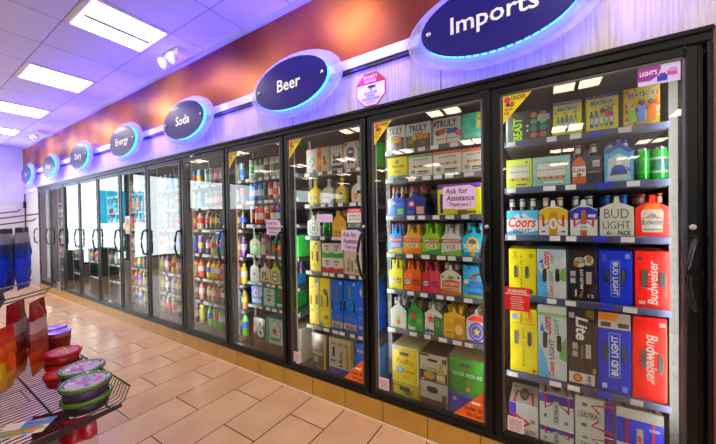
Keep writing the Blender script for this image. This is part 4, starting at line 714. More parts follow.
sixpack(4, 5, -.325, -.195, .128, .155, (222, 222, 214), [('e', .5, .46, .30, .30, (120, 130, 130)), ('e', .5, .46, .25, .25, (222, 222, 214)), ('e', .5, .46, .14, .14, (90, 100, 110))], (60, 60, 60), (206, 206, 200), (210, 210, 206), 'white six-pack with grey ring')
sixpack(4, 5, -.180, -.045, .126, .150, (224, 206, 170), [('t', 'PL', .2, .2, .8, .70, (30, 26, 30), 0, 0, .04), ('r', 0, 0, 1, .08, (206, 60, 40))], (80, 40, 20), (220, 70, 40), (226, 50, 30), 'cream six-pack with black letters')
sixpack(4, 5, -.040, .090, .128, .155, (206, 210, 60), [('e', .5, .44, .36, .32, (110, 90, 130)), ('e', .5, .44, .26, .24, (220, 220, 210)), ('r', .3, .4, .7, .5, (110, 100, 120))], (60, 60, 30), (200, 206, 50), (190, 200, 40), 'yellow-green six-pack with round badge')
sixpack(4, 5, .098, .225, .128, .155, (30, 120, 220), [('e', .5, .5, .3, .3, (230, 230, 230)), ('r', .2, .1, .8, .2, (120, 60, 160))], (60, 40, 60), (150, 90, 200), (150, 60, 200), 'blue six-pack with violet necks')
carton(4, 6, -.315, -.155, .175, (40, 120, 210), [('e', .4, .66, .26, .2, (226, 230, 236)), ('r', .1, .1, .9, .3, (226, 226, 226)), ('e', .4, .66, .12, .1, (190, 60, 60)), ('r', .74, .5, 1, 1, (226, 232, 236))], 'blue and white drink carton')
carton(4, 6, -.146, .022, .184, (60, 160, 120), [('r', .06, .06, .94, .94, (190, 222, 200)), ('s', .5, .36, .18, .16, RED), ('s', .5, .80, .14, .12, RED), ('r', .3, .54, .7, .62, (40, 130, 70))], 'mint green carton with red stars')
carton(4, 6, .028, .19, .187, (20, 130, 50), [('s', .5, .62, .3, .25, RED), ('r', .1, .1, .9, .24, (220, 226, 214))], 'green carton with red star')
case2(4, -.335, -.160, .0605, .099, (96, 70, 52), [], 'low brown beer case', holes=[])
case2(4, -.335, -.160, .1605, .222, (58, 50, 46), [('e', .60, .35, .28, .22, (220, 216, 206)), ('e', .60, .35, .10, .08, (40, 36, 36)), ('p', [(.4, .5), (.7, .5), (.6, .9), (.5, .9)], (206, 200, 190)), ('r', .0, .3, .2, .6, (206, 120, 100))], 'dark beer case with pale round badge', holes=[(.5, .72, .2, .12)])
case2(4, -.150, .085, .0605, .1035, (110, 80, 56), [], 'low brown beer case', holes=[])
case2(4, -.150, .085, .1650, .245, (60, 170, 160), [('r', .03, .02, .97, .98, (206, 224, 210)), ('e', .52, .5, .36, .42, (90, 180, 160)), ('e', .52, .5, .32, .39, (222, 230, 216)), ('s', .5, .5, .20, .19, (206, 50, 40)), ('r', .26, .14, .78, .26, (110, 150, 130)), ('r', 0, 0, .2, 1, (70, 150, 110))], 'mint beer case with red star', holes=[])
case2(4, .092, .30, .0605, .31, (216, 206, 186), [('e', .4, .5, .3, .2, (200, 90, 70)), ('r', .1, .1, .9, .16, (150, 120, 90))], 'beige beer case with red badge', holes=[])

# ---- door 5 and the far bays: bottles and cans in rows
CN = {}
def cname(c):
    r, g, b = c; names = {'red': (200, 40, 40), 'orange': (236, 120, 20), 'yellow': (236, 210, 30), 'lime green': (140, 210, 40), 'green': (30, 140, 50), 'teal': (30, 150, 160), 'light blue': (110, 180, 230), 'blue': (30, 80, 200), 'purple': (110, 50, 160), 'pink': (230, 90, 150), 'white': (226, 226, 224), 'dark brown': (60, 30, 20), 'black': (20, 20, 24), 'amber': (170, 100, 30), 'cream': (226, 210, 170), 'grey': (140, 140, 144)}
    return min(names, key=lambda n: sum((a - q) ** 2 for a, q in zip(c, names[n])))
def row(d, s, kind, cols, n=8, h=.2, x0=-.30, x1=.30):
    for k in range(n):
        c = cols[k % len(cols)]; x = x0 + (x1 - x0) * k / (n - 1); q = random.Random(d * 100 + s * 10 + k)
        lb = q.choice([WHITE, (230, 220, 60), RED, (30, 90, 200), (226, 226, 220)])
        if kind == 'can': can(d, s, x, c, lb, c, cname(c) + ' can', .030, h)
        else: pet(d, s, x, c, lb, q.choice([WHITE, c, BLACK, RED]), cname(c) + ' bottle', .033, h)
COLA = (50, 22, 16)
row(5, 1, 'can', [(130, 170, 180), (170, 190, 190), (206, 60, 56), (214, 150, 150), (200, 60, 60), (206, 190, 170), (190, 206, 180)], 8, .19)
row(5, 2, 'can', [(60, 110, 160), (120, 140, 150), (190, 60, 50), (40, 40, 46), (206, 200, 190)], 8, .17)
row(5, 3, 'pet', [COLA, COLA, (70, 30, 30), COLA, (40, 30, 40), COLA, (150, 40, 40)], 8, .205)
row(5, 4, 'pet', [(96, 40, 140), (226, 214, 30), (110, 210, 40), (90, 200, 40), (30, 90, 40), (226, 150, 30), (236, 170, 40)], 8, .205)
row(5, 5, 'pet', [(236, 214, 24), (230, 206, 20), (236, 120, 20), (226, 90, 20), (130, 30, 24), (150, 34, 30), (236, 110, 20)], 8, .205)
row(5, 6, 'pet', [(176, 120, 50), (190, 130, 60), (60, 40, 30), (50, 36, 30), (30, 60, 180), (40, 120, 150), (36, 90, 90)], 8, .205)
row(5, 0, 'pet', [(120, 220, 40), (110, 206, 40), (130, 220, 50), (100, 200, 50), (120, 100, 170), (130, 110, 190)], 7, .235)
pal = {6: [[(90, 160, 210), (120, 180, 220)], [(120, 180, 220), (200, 220, 230), (90, 150, 210)], [(206, 60, 50), (220, 210, 200), (40, 160, 150), (60, 60, 80)], [(60, 90, 200), (120, 70, 170), (90, 60, 150), (206, 210, 216)], [(236, 206, 40), (206, 60, 50), (226, 226, 220), (60, 140, 90)], [(150, 130, 180), (190, 120, 90), (80, 80, 150), (206, 190, 170)], [(226, 180, 80), (180, 110, 150), (236, 220, 60)]],
       7: [[(190, 200, 206), (90, 150, 190)], [(206, 206, 200), (60, 140, 180)], [(206, 206, 196), (60, 150, 150), (190, 120, 60)], [(30, 160, 150), (226, 226, 220), (200, 90, 80)], [(30, 150, 140), (206, 200, 190), (90, 60, 80)], [(150, 110, 80), (206, 190, 170), (60, 50, 50)], [(190, 160, 120), (90, 70, 60)]],
       8: [[(190, 200, 206)], [(206, 206, 200), (180, 90, 60)], [(226, 150, 60), (226, 226, 220)], [(226, 214, 206), (190, 70, 60)], [(200, 196, 190), (40, 150, 140)], [(206, 190, 170), (190, 110, 90)], [(200, 180, 150)]]}
for d in range(6, 9):
    for s, cols in enumerate(pal[d]):
        ss = (s + 1) % 7; row(d, ss, 'pet' if (s + d) % 3 else 'can', cols, 6, .205 if ss != 0 else .22, -.30, .30)
for d in range(9, 13):
    for s in (2, 3, 4, 5): row(d, s, 'pet', [(206, 210, 206), (150, 170, 180), (190, 150, 120)], 4, .20, -.28, .28)

def area(name, loc, rot, sx, sy, power, col):
    l = bpy.data.lights.new(name, 'AREA'); l.shape = 'RECTANGLE'; l.size = sx; l.size_y = sy; l.energy = power; l.color = col
    o = bpy.data.objects.new(name, l); COL.objects.link(o); o.location = loc; o.rotation_euler = rot; return o
# ------------------------------------------------------------------ oval LED signs
mAcr = None
def acrylic():
    m = bpy.data.materials.new('acrylic'); m.use_nodes = True; nt = m.node_tree; nt.nodes.clear()
    out = nt.nodes.new('ShaderNodeOutputMaterial'); mix = nt.nodes.new('ShaderNodeMixShader'); tr = nt.nodes.new('ShaderNodeBsdfTransparent'); gl = nt.nodes.new('ShaderNodeBsdfPrincipled')
    tr.inputs['Color'].default_value = (.93, .93, .98, 1); gl.inputs['Base Color'].default_value = (.75, .72, .95, 1); gl.inputs['Roughness'].default_value = .55; mix.inputs[0].default_value = .28
    L = nt.links.new; L(tr.outputs[0], mix.inputs[1]); L(gl.outputs[0], mix.inputs[2]); L(mix.outputs[0], out.inputs[0]); return m
mAcr = acrylic()
mLED = M((40, 150, 255), .4, emit=9.); mGlow = M((40, 10, 255), .4, emit=5.); mEdge = M((150, 120, 255), .4, emit=1.1)
SIGNS = [(-.225, 'Imports'), (-1.60, 'Beer'), (-3.04, 'Soda'), (-4.43, 'Energy'), (-5.94, 'Dairy'), (-7.42, 'Water'), (-8.90, 'Ice')]
for x, txt in SIGNS:
    A, B = (.452, .230); zc = 2.335; a2, b2 = .36, .180
    dsc = {'Imports': 'oval blue lit sign reading Imports, nearest the camera', 'Beer': 'oval blue lit sign reading Beer beside the octagonal notice', 'Soda': 'oval dark lit sign reading Soda', 'Energy': 'oval dark lit sign reading Energy',
           'Dairy': 'oval lit sign just left of the Energy sign', 'Water': 'pale oval lit sign second from the far left corner', 'Ice': 'oval blue lit sign nearest the far left corner'}[txt]
    r = thing('oval_sign', dsc, 'sign', (x, -.03, zc), group='oval signs on the rail')
    def oval(a, b, y0, y1, mat, n=48, mb=None):
        mb = mb or MB(); return mb.prism([(a * math.cos(2 * PI * k / n), b * math.sin(2 * PI * k / n)) for k in range(n)], y0, y1, mat)
    link('acrylic_backer', oval(A, B, -.048, -.040, mAcr), r)
    e = MB().tube([(A * math.cos(2 * PI * k / 64), -.044, B * math.sin(2 * PI * k / 64)) for k in range(64)], .0022, mEdge, 5, True); link('lit_edge', e, r)
    f = oval(a2, b2, -.088, -.082, M((20, 12, 120), .3, coat=.2, noise=.03)); link('face_panel', f, r)
    tw = {'Imports': .40, 'Beer': .233, 'Soda': .25, 'Energy': .36, 'Dairy': .28, 'Water': .3, 'Ice': .14}[txt]; ds = .026 if txt in ('Imports', 'Energy', 'Dairy') else 0
    link('lettering', deco(MB(), tw, .09 + ds, [('t', txt, 0, 0, 1, 1, (246, 246, 248), 0, 0, .014)], -.088, None, -.042 - ds), r)
    sc = MB()
    for sx in (-1, 1): sc.lathe([(.013, 0), (.013, .006), (.008, .009), (0, .0095)], M((205, 205, 210), .25, .9), sx * a2 * .88, 0, 12, 'y', -.0885); sc.lathe([(.006, 0), (.006, .046)], M((180, 180, 186), .3, .9), sx * a2 * .88, 0, 8, 'y', -.0405)
    link('standoff', sc, r)
    bd = MB()
    nb = 56
    for k in range(nb):
        a = 2 * PI * k / nb; bx, bz = (a2 - .012) * math.cos(a), (b2 - .010) * math.sin(a)
        s0 = len(bd.v); bd.box(-.012, .012, -.006, .006, -.007, .007, mLED); ang = math.atan2((b2) * math.cos(a), -(a2) * math.sin(a))
        bd.move(Matrix.Translation((bx, -.068, bz)) @ Matrix.Rotation(-ang, 4, 'Y'), s0)
    link('led_strip', bd, r)
    gl = MB().tube([((A - .06) * math.cos(2 * PI * k / 48), -.022, (B - .04) * math.sin(2 * PI * k / 48)) for k in range(48)], .006, mGlow, 5, True); link('back_light', gl, r)
    VIO = (.07, .03, 1)
    area('sign_glow', (x, -.085, zc + B + .012), (PI + .25, 0, 0), .62, .03, 9., VIO)
    area('sign_glow', (x, -.074, zc), (PI / 2, 0, 0), .74, .36, 5., VIO)
    for sx in (-1, 1):
        area('sign_glow', (x + sx * (A + .012), -.085, zc - .03), (Vector((sx, .30, -.18))).to_track_quat('-Z', 'Y').to_euler(), .03, .26, 1.5, VIO).data.spread = 2.2
    bk = MB()
    for sx in (-1, 1): bk.box(sx * .2 - .02, sx * .2 + .02, -.0395, -.0003, .03, .07, M((160, 160, 165), .3, .8))
    link('mounting_bracket', bk, r)

# octagonal camera notice
oc = MB(); R_ = .118; P8 = [(R_ * math.cos(PI / 8 + k * PI / 4), R_ * math.sin(PI / 8 + k * PI / 4)) for k in range(8)]
oc.prism(P8, -.003, 0, M((196, 22, 34), .4)); oc.prism([(a * .94, b * .94) for a, b in P8], -.0036, -.003, M((238, 234, 230), .4))
oc.prism([(a * .94, b * .94) for a, b in P8[:4]][:4] + [(-.109, .028), (.109, .028)][:0] + [], -.0042, -.0036, M((196, 22, 34), .4)) if 0 else oc.prism([(.102, .035), (.102, .046), (.046, .102), (-.046, .102), (-.102, .046), (-.102, .035)], -.0042, -.0036, M((196, 22, 34), .4))
deco(oc, .22, .22, [('t', 'SECURITY', .26, .82, .74, .91, WHITE, 0, 0, .02), ('t', 'NOTICE', .30, .70, .70, .79, WHITE, 0, 0, .02), ('r', .42, .53, .62, .61, (30, 26, 30)), ('p', [(.60, .56), (.68, .62), (.66, .50)], (30, 26, 30)), ('r', .50, .46, .54, .54, (30, 26, 30)), ('t', '24 HOUR', .28, .36, .72, .43, BLACK), ('t', 'VIDEO', .36, .27, .64, .34, BLACK), ('t', 'SURVEILLANCE', .20, .18, .80, .25, BLACK), ('t', 'NOTICE', .36, .09, .64, .14, (196, 22, 34))], -.0042, -.11, -.11)
tag(link('camera_notice', oc, None, (-.975, -.0006, 2.185)), 'white and red octagonal security notice right of the Beer sign', 'sign')

# ------------------------------------------------------------------ ceiling lights and emergency lamps
mDiff = M((255, 240, 214), .5, emit=16.); mTro = M((236, 234, 226), .45)
tm = [MB(), MB(), MB()]; hx, hy = .265, .272
tm[0].box(-hx, hx, -hy, -hy + .02, -.012, -.0005, mTro); tm[0].box(-hx, hx, hy - .02, hy, -.012, -.0005, mTro); tm[0].box(-hx, -hx + .02, -hy + .02, hy - .02, -.012, -.0005, mTro); tm[0].box(hx - .02, hx, -hy + .02, hy - .02, -.012, -.0005, mTro)
tm[1].add([(-hx + .02, -hy + .02, -.004), (-.02, -hy + .02, -.010), (-.02, hy - .02, -.010), (-hx + .02, hy - .02, -.004)], [(3, 2, 1, 0)], mDiff); tm[1].add([(hx - .02, -hy + .02, -.004), (.02, -hy + .02, -.010), (.02, hy - .02, -.010), (hx - .02, hy - .02, -.004)], [(0, 1, 2, 3)], mDiff)
tm[2].box(-.02, .02, -hy + .04, hy - .04, -.026, -.0095, M((140, 132, 122), .5))
TM = [tm[0].mesh('light_frame'), tm[1].mesh('diffuser'), tm[2].mesh('centre_bar')]
LX = [-8.13, -6.435, -4.745, -3.06, -1.365, .325, 2.0]
for j, y in enumerate((-.612, -2.93, -5.25, -7.6, -10.)):
    for i, x in enumerate(LX):
        vis = j == 0 and i < 4
        r = thing('ceiling_light', ('recessed white ceiling troffer, %s from the far left corner' % ORD[i + 1]) if vis else 'recessed white ceiling troffer behind or above the camera', 'ceiling light', (x, y, ZC), group='ceiling troffers by the cooler' if vis else 'ceiling troffers out of view')
        link('light_frame', TM[0], r); link('diffuser', TM[1], r); link('centre_bar', TM[2], r)
for k, (x, lab) in enumerate(((-3.08, 'white twin-head emergency light on the ceiling above the Soda sign'), (-7.72, 'small white twin-head emergency light near the far ceiling corner'))):
    r = thing('emergency_light', lab, 'emergency light', (x, -.15, ZC))
    m_ = M((236, 232, 222), .4); link('housing', MB().box(-.13, .13, -.055, .055, -.062, -.0005, m_, .01), r)
    for sx in (-1, 1):
        h_ = MB().lathe([(.02, -.01), (.045, .01), (.052, .03), (.052, .045), (.046, .05)], [m_, m_, m_, M((215, 212, 225), .15)], seg=16); h_.move(Matrix.Translation((sx * .085, -.05, -.085)) @ Matrix.Rotation(PI * .72, 4, 'X') @ Matrix.Rotation(0, 4, 'Y'))
        o = link('lamp_head', h_, r)

# ------------------------------------------------------------------ things by the storefront (they show as reflections)
def trans_mat(rgb):
    m = bpy.data.materials.new('poster_paper'); m.use_nodes = True; nt = m.node_tree; nt.nodes.clear(); out = nt.nodes.new('ShaderNodeOutputMaterial'); a = nt.nodes.new('ShaderNodeBsdfDiffuse'); b = nt.nodes.new('ShaderNodeBsdfTranslucent'); x = nt.nodes.new('ShaderNodeMixShader')
    a.inputs[0].default_value = b.inputs[0].default_value = (*lin(rgb), 1); x.inputs[0].default_value = .88; L = nt.links.new; L(a.outputs[0], x.inputs[1]); L(b.outputs[0], x.inputs[2]); L(x.outputs[0], out.inputs[0]); return m
def wposter(y0, y1, z0, z1, base, specs, label):
    mb = MB(); w, h = y1 - y0, z1 - z0
    if base: mb.add([(-w / 2, 0, 0), (w / 2, 0, 0), (w / 2, 0, h), (-w / 2, 0, h)], [(0, 1, 2, 3)], trans_mat(base)); deco(mb, w, h, specs, 0, step=.002)
    o = link('window_poster', mb, None, (XL - .012, (y0 + y1) / 2, z0), (0, 0, PI / 2)); return tag(o, label, 'poster')
wposter(-5.12, -3.66, 1.74, 2.68, None, [('p', [(.30, .48), (.70, .48), (.60, .80), (.48, .90), (.38, .76)], (30, 50, 60)), ('r', .22, .44, .78, .49, (190, 60, 60)), ('e', .5, .34, .22, .13, (40, 40, 44)), ('e', .5, .36, .12, .08, (240, 240, 240)), ('e', .26, .38, .06, .04, (40, 40, 44)), ('e', .74, .38, .06, .04, (40, 40, 44)), ('r', .36, .16, .64, .22, (60, 60, 64))], 'dark hat drawing on the storefront window, seen reflected in the cooler glass')
wposter(-6.25, -5.18, 2.16, 2.68, None, [('t', '75', .3, .4, .7, .8, (40, 50, 70), 0, .2)], 'dark number on the storefront window, reflected beside the hat drawing')
wposter(-2.35, -2.06, 1.32, 2.2, (50, 180, 215), [], 'narrow teal window poster reflected in the cooler glass')
wposter(-1.93, -1.28, 1.32, 2.17, (50, 180, 215), [('t', 'TIME TO', .2, .62, .8, .76, (210, 236, 240)), ('r', .44, .2, .6, .45, (220, 120, 130))], 'wide teal window poster with white words, reflected in the cooler glass')
for k, (y0, y1, lab) in enumerate(((-.88, -.66, 'narrow dark teal bin under the storefront window'), (-1.55, -1.05, 'wide dark teal bin under the storefront window'))):
    r = thing('storage_bin', lab, 'bin', (XL + .25, (y0 + y1) / 2, 0)); w = y1 - y0
    link('bin_body', MB().box(-.18, .18, -w / 2, w / 2, .0005, .66, M((18, 78, 84), .4), .02), r); link('bin_lid', MB().box(-.19, .19, -w / 2 - .005, w / 2 + .005, .661, .70, M((20, 130, 90), .4), .01), r)

# ------------------------------------------------------------------ foreground gondola: pegboard, wire basket shelf, hooks, bags, tubs
SX0, SX1, SY = -4.6, -1.46, -1.78
g = thing('shelving_unit', 'dark metal shelving unit behind the hooks and wire basket at left', 'shelving', ((SX0 + SX1) / 2, SY, 0))
cx = (SX0 + SX1) / 2; hwx = (SX1 - SX0) / 2; mg = M((58, 54, 58), .45, .4)
link('back_panel', MB().box(-hwx, hwx, -.05, 0, .10, 1.5, M((96, 92, 96), .6)), g); link('base', MB().box(-hwx, hwx, -.30, .12, .0005, .11, mg, .005), g)
for x in (-hwx + .02, 0, hwx - .02): link('upright', MB().box(x - .015, x + .015, -.02, .012, .115, 1.5, mg), g)
mW = M((44, 40, 46), .35, .8, noise=.05)
bs = thing('wire_basket_shelf', 'black wire basket shelf with upturned lip holding round tubs', 'shelf', (-1.436, -1.238, .60))
w = MB()
for k in range(64):                         # wires run towards the cooler and turn up at the lip
    x = -.005 - k * .0245
    w.tube([(x, -.50, .020), (x, -.012, .020), (x, .010, .026), (x, .030, .074)], .0021, mW, 5)
link('wire_deck', w, bs)
for i, y in enumerate((-.44, -.30, -.16, -.03)): link('cross_bar', MB().tube([(.0, y, .0145), (-1.57, y, .0145)], .0034, mW, 6), bs)
link('lip_rail', MB().tube([(.0, .031, .0785), (-1.57, .031, .0785)], .0032, mW, 6), bs)
sp = MB(); sp.add([(.001, -.56, -.02), (.001, .0, .012), (.001, .0, .026), (.001, -.56, .03), (.007, -.56, -.02), (.007, .0, .012), (.007, .0, .026), (.007, -.56, .03)], [(0, 3, 2, 1), (4, 5, 6, 7), (0, 1, 5, 4), (1, 2, 6, 5), (2, 3, 7, 6), (3, 0, 4, 7)], M((60, 50, 56), .35, .5)); link('side_bracket', sp, bs)
ls = thing('lower_shelf', 'dark lower shelf under the wire basket', 'shelf', (-1.46, -1.26, .26)); link('shelf_board', MB().box(-.45, 0, -.5, 0, 0, .02, M((176, 168, 166), .4)), ls); link('shelf_edge', MB().box(-.45, 0, .0005, .012, -.02, .025, M((70, 60, 66), .4, .4)), ls)

def bag(x, y, z, w, h, t, cols, label, rot=0., specs=(), name='snack_bag', cat='bag', hang=True):
    """pillow bag with crimped ends; z = bottom"""
    r = thing(name, label, cat, (x, y, z), (0, 0, rot)); mb = MB(); NU, NV = 10, 12; mts = [M(c, .28, coat=.3, noise=.12, scale=25) for c in cols]
    rn = random.Random(int(x * 1000) + int(z * 100))
    for side in (-1, 1):
        vs = []
        for j in range(NV + 1):
            v = j / NV
            for i in range(NU + 1):
                u = i / NU; bul = (max(0, math.sin(PI * u)) ** .55) * (max(0, math.sin(PI * min(1, max(0, (v - .05) / .88)))) ** .6)
                pin = .80 + .20 * min(1, v * 4) - .10 * max(0, (v - .78) / .22) + (.05 * math.sin(v * 17 + i) if 0 < i < NU else 0); cr = rn.uniform(-.007, .007) if 0 < i < NU and 0 < j < NV else 0
                vs.append(((u - .5) * w * pin, side * (t / 2 * bul + .0006) + cr, v * h))
        for j in range(NV):
            k = min(len(cols) - 1, int(j / NV * len(cols)))
            fs = []
            for i in range(NU):
                a = j * (NU + 1) + i; q = (a, a + 1, a + NU + 2, a + NU + 1); fs.append(q if side < 0 else q[::-1])
            if j == 0: o = len(mb.v); mb.v += [tuple(p) for p in vs]
            for f in fs: mb.f.append(tuple(n + o for n in f)); mb.mi.append(mb.m(mts[k])); mb.sm.append(True)
    link('bag_body', mb, r)
    if specs: link('printed_panel', deco(MB(), w * .42, h * .4, list(specs), -t / 2 - .006, None, h * .28), r)
    return r
def hook(x, y0, z0, L, label, tip=False):
    r = thing('peg_hook', label, 'hook', (x, y0, z0)); t = math.radians(10); dy, dz = math.cos(t), math.sin(t)
    link('hook_rod', MB().tube([(0, 0, 0), (0, L * dy, L * dz), (0, (L + .015) * dy, (L + .015) * dz + .012)], .0042, M((120, 112, 120), .3, .9), 8), r)
    link('hook_base', MB().box(-.015, .015, -.006, 0, -.03, .03, M((120, 112, 120), .3, .9)), r)
    if tip: link('scan_plate', MB().box(-.022, .022, (L + .016) * dy, (L + .019) * dy, (L) * dz - .03, (L) * dz + .025, M((214, 214, 224), .2)), r)
hook(-2.20, -1.772, .915, .53, 'long chrome peg hook with clear plate, above the red bags', True)
hook(-2.07, -1.772, .925, .47, 'chrome peg hook carrying the red bags')
hook(-2.55, -1.772, .915, .50, 'chrome peg hook behind the red bags')
hook(-2.62, -1.772, 1.266, .54, 'chrome peg hook carrying the blue bags')
hook(-2.72, -1.772, 1.300, .58, 'long chrome peg hook over the blue bags')
hook(-3.10, -1.772, 1.33, .56, 'chrome peg hook at upper left edge')
BLB = [(12, 50, 190), (10, 56, 206), (14, 60, 214), (10, 46, 180), (40, 60, 120), (150, 140, 150), (50, 44, 50)]
RB = [(222, 84, 24), (206, 60, 30), (150, 50, 34), (170, 90, 70), (190, 150, 150), (150, 16, 24), (150, 12, 20)]
bag(-2.08, -1.405, .637, .17, .345, .042, RB, 'red and brown snack bag hanging behind its twin on the lower hook', 2.62)
bag(-2.06, -1.340, .635, .165, .345, .042, RB, 'red and orange snack bag hanging nearest the aisle on the lower hook', 2.62)
bag(-1.93, -1.475, .635, .17, .27, .05, [(226, 150, 20), (240, 190, 40), (226, 90, 20), (200, 40, 30)], 'yellow and orange snack bag at left edge', 2.5, [('e', .5, .5, .4, .4, (236, 90, 30))])
bag(-2.62, -1.285, .96, .17, .36, .042, BLB, 'blue snack bag hanging nearest the cooler', 2.62, [('e', .5, .6, .3, .3, (30, 90, 230))])
bag(-2.62, -1.350, .955, .17, .36, .042, BLB, 'blue snack bag hanging in the middle of the upper hook', 2.62)
bag(-2.62, -1.415, .955, .17, .36, .042, BLB, 'blue snack bag hanging at the left edge of the photo', 2.62)
bag(-2.25, -1.44, .93, .09, .10, .04, [(40, 36, 40), (60, 54, 60)], 'small dark bag hanging above the red bags', 2.6)

def tub(x, y, z, r, h, body, lid, label, art, kind='snack_tub', lab2=None):
    t = thing(kind, label, 'tub', (x, y, z)); mb_ = M(body, .25, coat=.4)
    link('tub_body', MB().lathe([(r * .80, 0), (r * .82, .003), (r * .93, h - .008)], [M(lab2, .4) if lab2 else mb_] * 2, seg=28), t)
    ld = M(lid, .22, coat=.4)
    link('lid', MB().lathe([(r * .95, h - .010), (r, h - .008), (r, h + .002), (r * .97, h + .006), (r * .84, h + .005), (r * .82, h + .002), (0, h + .002)], ld, seg=32), t)
    a = MB(); n = 24; a.add([(r * .78 * math.cos(2 * PI * k / n), r * .78 * math.sin(2 * PI * k / n), h + .0026) for k in range(n)], [tuple(range(n))], M(art[0], .35))
    rn = random.Random(int(abs(x) * 999) + int(z * 777))
    for k in range(16):
        q, s = rn.uniform(0, 2 * PI), rn.uniform(.05, .62) * r; rx, ry = rn.uniform(.08, .2) * r, rn.uniform(.05, .12) * r; cxx, cyy = s * math.cos(q), s * math.sin(q); zz = h + .0030 + .0002 * k
        a.add([(cxx + rx * math.cos(2 * PI * m / 10), cyy + ry * math.sin(2 * PI * m / 10), zz) for m in range(10)], [tuple(range(10))], M(rn.choice(art[1:]), .35))
    link('lid_label', a, t)
AG = [(176, 150, 150), (190, 60, 120), (60, 70, 170), (214, 60, 60), (230, 200, 210), (120, 60, 160)]
AR = [(200, 20, 26), (230, 190, 40), (60, 80, 180), (240, 120, 40), (230, 210, 60)]
zt = .6225
GL = (78, 116, 20)
tub(-1.530, -1.315, zt, .079, .046, (30, 26, 20), GL, 'lower green lidded round tub at the front of the basket', AG, lab2=(40, 30, 50)); tub(-1.532, -1.316, zt + .0525, .080, .046, (30, 26, 20), GL, 'upper green lidded round tub at the front of the basket', AG, lab2=(70, 40, 90))
tub(-1.694, -1.283, zt, .077, .046, (30, 26, 20), GL, 'lower green lidded tub of the back stack', AG); tub(-1.694, -1.283, zt + .0525, .078, .046, (40, 30, 24), GL, 'upper green lidded tub of the back stack', AG)
tub(-1.850, -1.300, zt, .072, .046, (160, 16, 20), (180, 20, 24), 'single red lidded round tub between the green and red stacks', AR)
tub(-1.985, -1.272, zt, .068, .046, (160, 16, 20), (180, 20, 24), 'lower red lidded round tub near the hanging bags', AR); tub(-1.985, -1.272, zt + .0525, .070, .046, (160, 16, 20), (190, 18, 22), 'upper red lidded round tub near the hanging bags', AR)
for k, (x, y, lab) in enumerate(((-2.17, -1.243, 'maroon cup with purple film lid, nearer one'), (-2.28, -1.232, 'maroon cup with purple film lid, farther one'))):
    t = thing('noodle_cup', lab, 'cup', (x, y, zt)); link('cup_body', MB().lathe([(.038, 0), (.046, .13), (.048, .148)], [M((120, 30, 24), .35), M((150, 70, 50), .35)], seg=24), t); link('film_lid', MB().lathe([(.049, .1485), (.050, .152), (.046, .153), (0, .1535)], M((130, 60, 200), .2, .2), seg=24), t)
# printed card lying on the wires
cd = MB(); cd.add([(-.115, -.05, 0), (.115, -.05, 0), (.115, .05, 0), (-.115, .05, 0), (-.115, -.05, .0015), (.115, -.05, .0015), (.115, .05, .0015), (-.115, .05, .0015)], [(3, 2, 1, 0), (4, 5, 6, 7), (0, 1, 5, 4), (1, 2, 6, 5), (2, 3, 7, 6), (3, 0, 4, 7)], M((226, 220, 200), .4))
rn = random.Random(3)
def flat(x0, x1, y0, y1, c, z): cd.add([(x0, y0, z), (x1, y0, z), (x1, y1, z), (x0, y1, z)], [(0, 1, 2, 3)], M(c, .4))
flat(-.115, -.01, -.05, .0, (40, 130, 220), .0019); flat(-.08, .08, .005, .045, (150, 160, 60), .0019)
for k in range(22):
    cxx, cyy = rn.uniform(-.10, .085), rn.uniform(-.04, .04); a_, b_2 = rn.uniform(.008, .028), rn.uniform(.004, .009); c_ = rn.choice([(206, 50, 40), (230, 170, 40), (120, 160, 50), (60, 140, 220), (240, 120, 40), (160, 90, 50)])
    cd.add([(cxx + a_ * math.cos(2 * PI * m / 12), cyy + b_2 * math.sin(2 * PI * m / 12), .0021 + k * .00008) for m in range(12)], [tuple(range(12))], M(c_, .4))
tag(link('printed_card', cd, None, (-1.575, -1.495, .6228), (0, 0, math.radians(-128))), 'colourful printed card lying on the wire basket at lower left', 'card').scale = (.8, .9, 1)
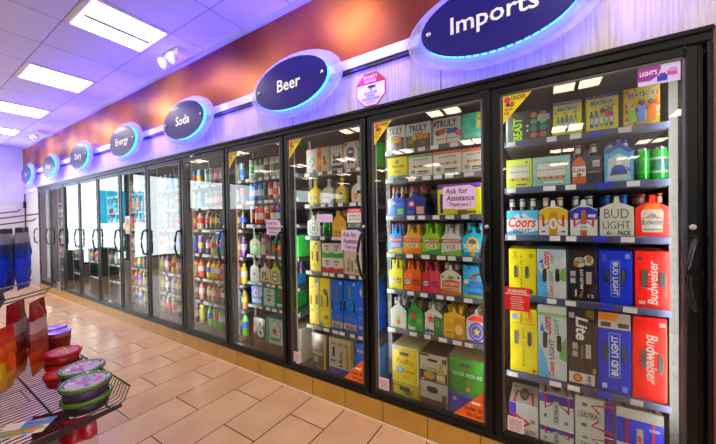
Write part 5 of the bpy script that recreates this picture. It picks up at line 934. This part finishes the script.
for k, (x, y, c, lab) in enumerate(((-1.66, -1.31, [(190, 24, 34), (206, 180, 170), (180, 20, 30)], 'red and white bag standing on the lower shelf at its end'), (-1.80, -1.36, [(130, 20, 30), (150, 110, 110), (110, 16, 24)], 'dark red bag second from the end of the lower shelf'))):
    bag(x, y, .2805, .13, .25, .08, c, lab, .9)

# unseen dark gondola added behind the camera to darken reflections in near doors
refl_dimmer = thing('shelving_unit', 'dark shelving shape added behind the camera to darken glass reflections', 'shelving', (-.6, -3.3, 0)); dk = M((34, 32, 34), .7)
link('back_panel', MB().box(-3.2, 3.2, -.02, .02, .12, 1.75, dk), refl_dimmer); link('base', MB().box(-3.2, 3.2, -.35, .35, .0005, .119, dk), refl_dimmer)
for k in range(4): link('shelf_board', MB().box(-3.2, 3.2, .0205, .32, .45 + k * .38, .47 + k * .38, dk), refl_dimmer)
# ------------------------------------------------------------------ light
tubem = MB(); tubem.box(-.014, .014, 0, .012, 0, 1.76, M((200, 200, 200), .4)); TB = tubem.mesh('led_tube')
for i in range(-1, 12):
    x = mull(i)
    o = link('led_tube', TB, None, (x, .0905, .24)); tag(o, 'slim vertical cooler lamp behind the %s mullion from right' % (ORD[i + 2] if i < 11 else 'last'), 'lamp', 'cooler lamps behind the mullions')
    area('cooler_lamp', (x, .104, 1.11), (PI / 2, 0, PI), .024, 1.80, 42. if i < 4 else 20., (1, .97, .92))
wd = bpy.data.worlds.new('world'); scn.world = wd; wd.use_nodes = True
bg = wd.node_tree.nodes['Background']; bg.inputs[0].default_value = (.86, .95, 1, 1); bg.inputs[1].default_value = 6.2

scn.view_settings.view_transform = 'Standard'; scn.view_settings.look = 'None'; scn.view_settings.gamma = 1; scn.view_settings.use_curve_mapping = False
scn.view_settings.exposure = .15
try:
    scn.cycles.use_denoising = True
    scn.cycles.max_bounces = 8; scn.cycles.transparent_max_bounces = 12; scn.cycles.diffuse_bounces = 3; scn.cycles.glossy_bounces = 4
    scn.cycles.sample_clamp_indirect = 6.; scn.cycles.caustics_reflective = False; scn.cycles.caustics_refractive = False
except Exception: pass
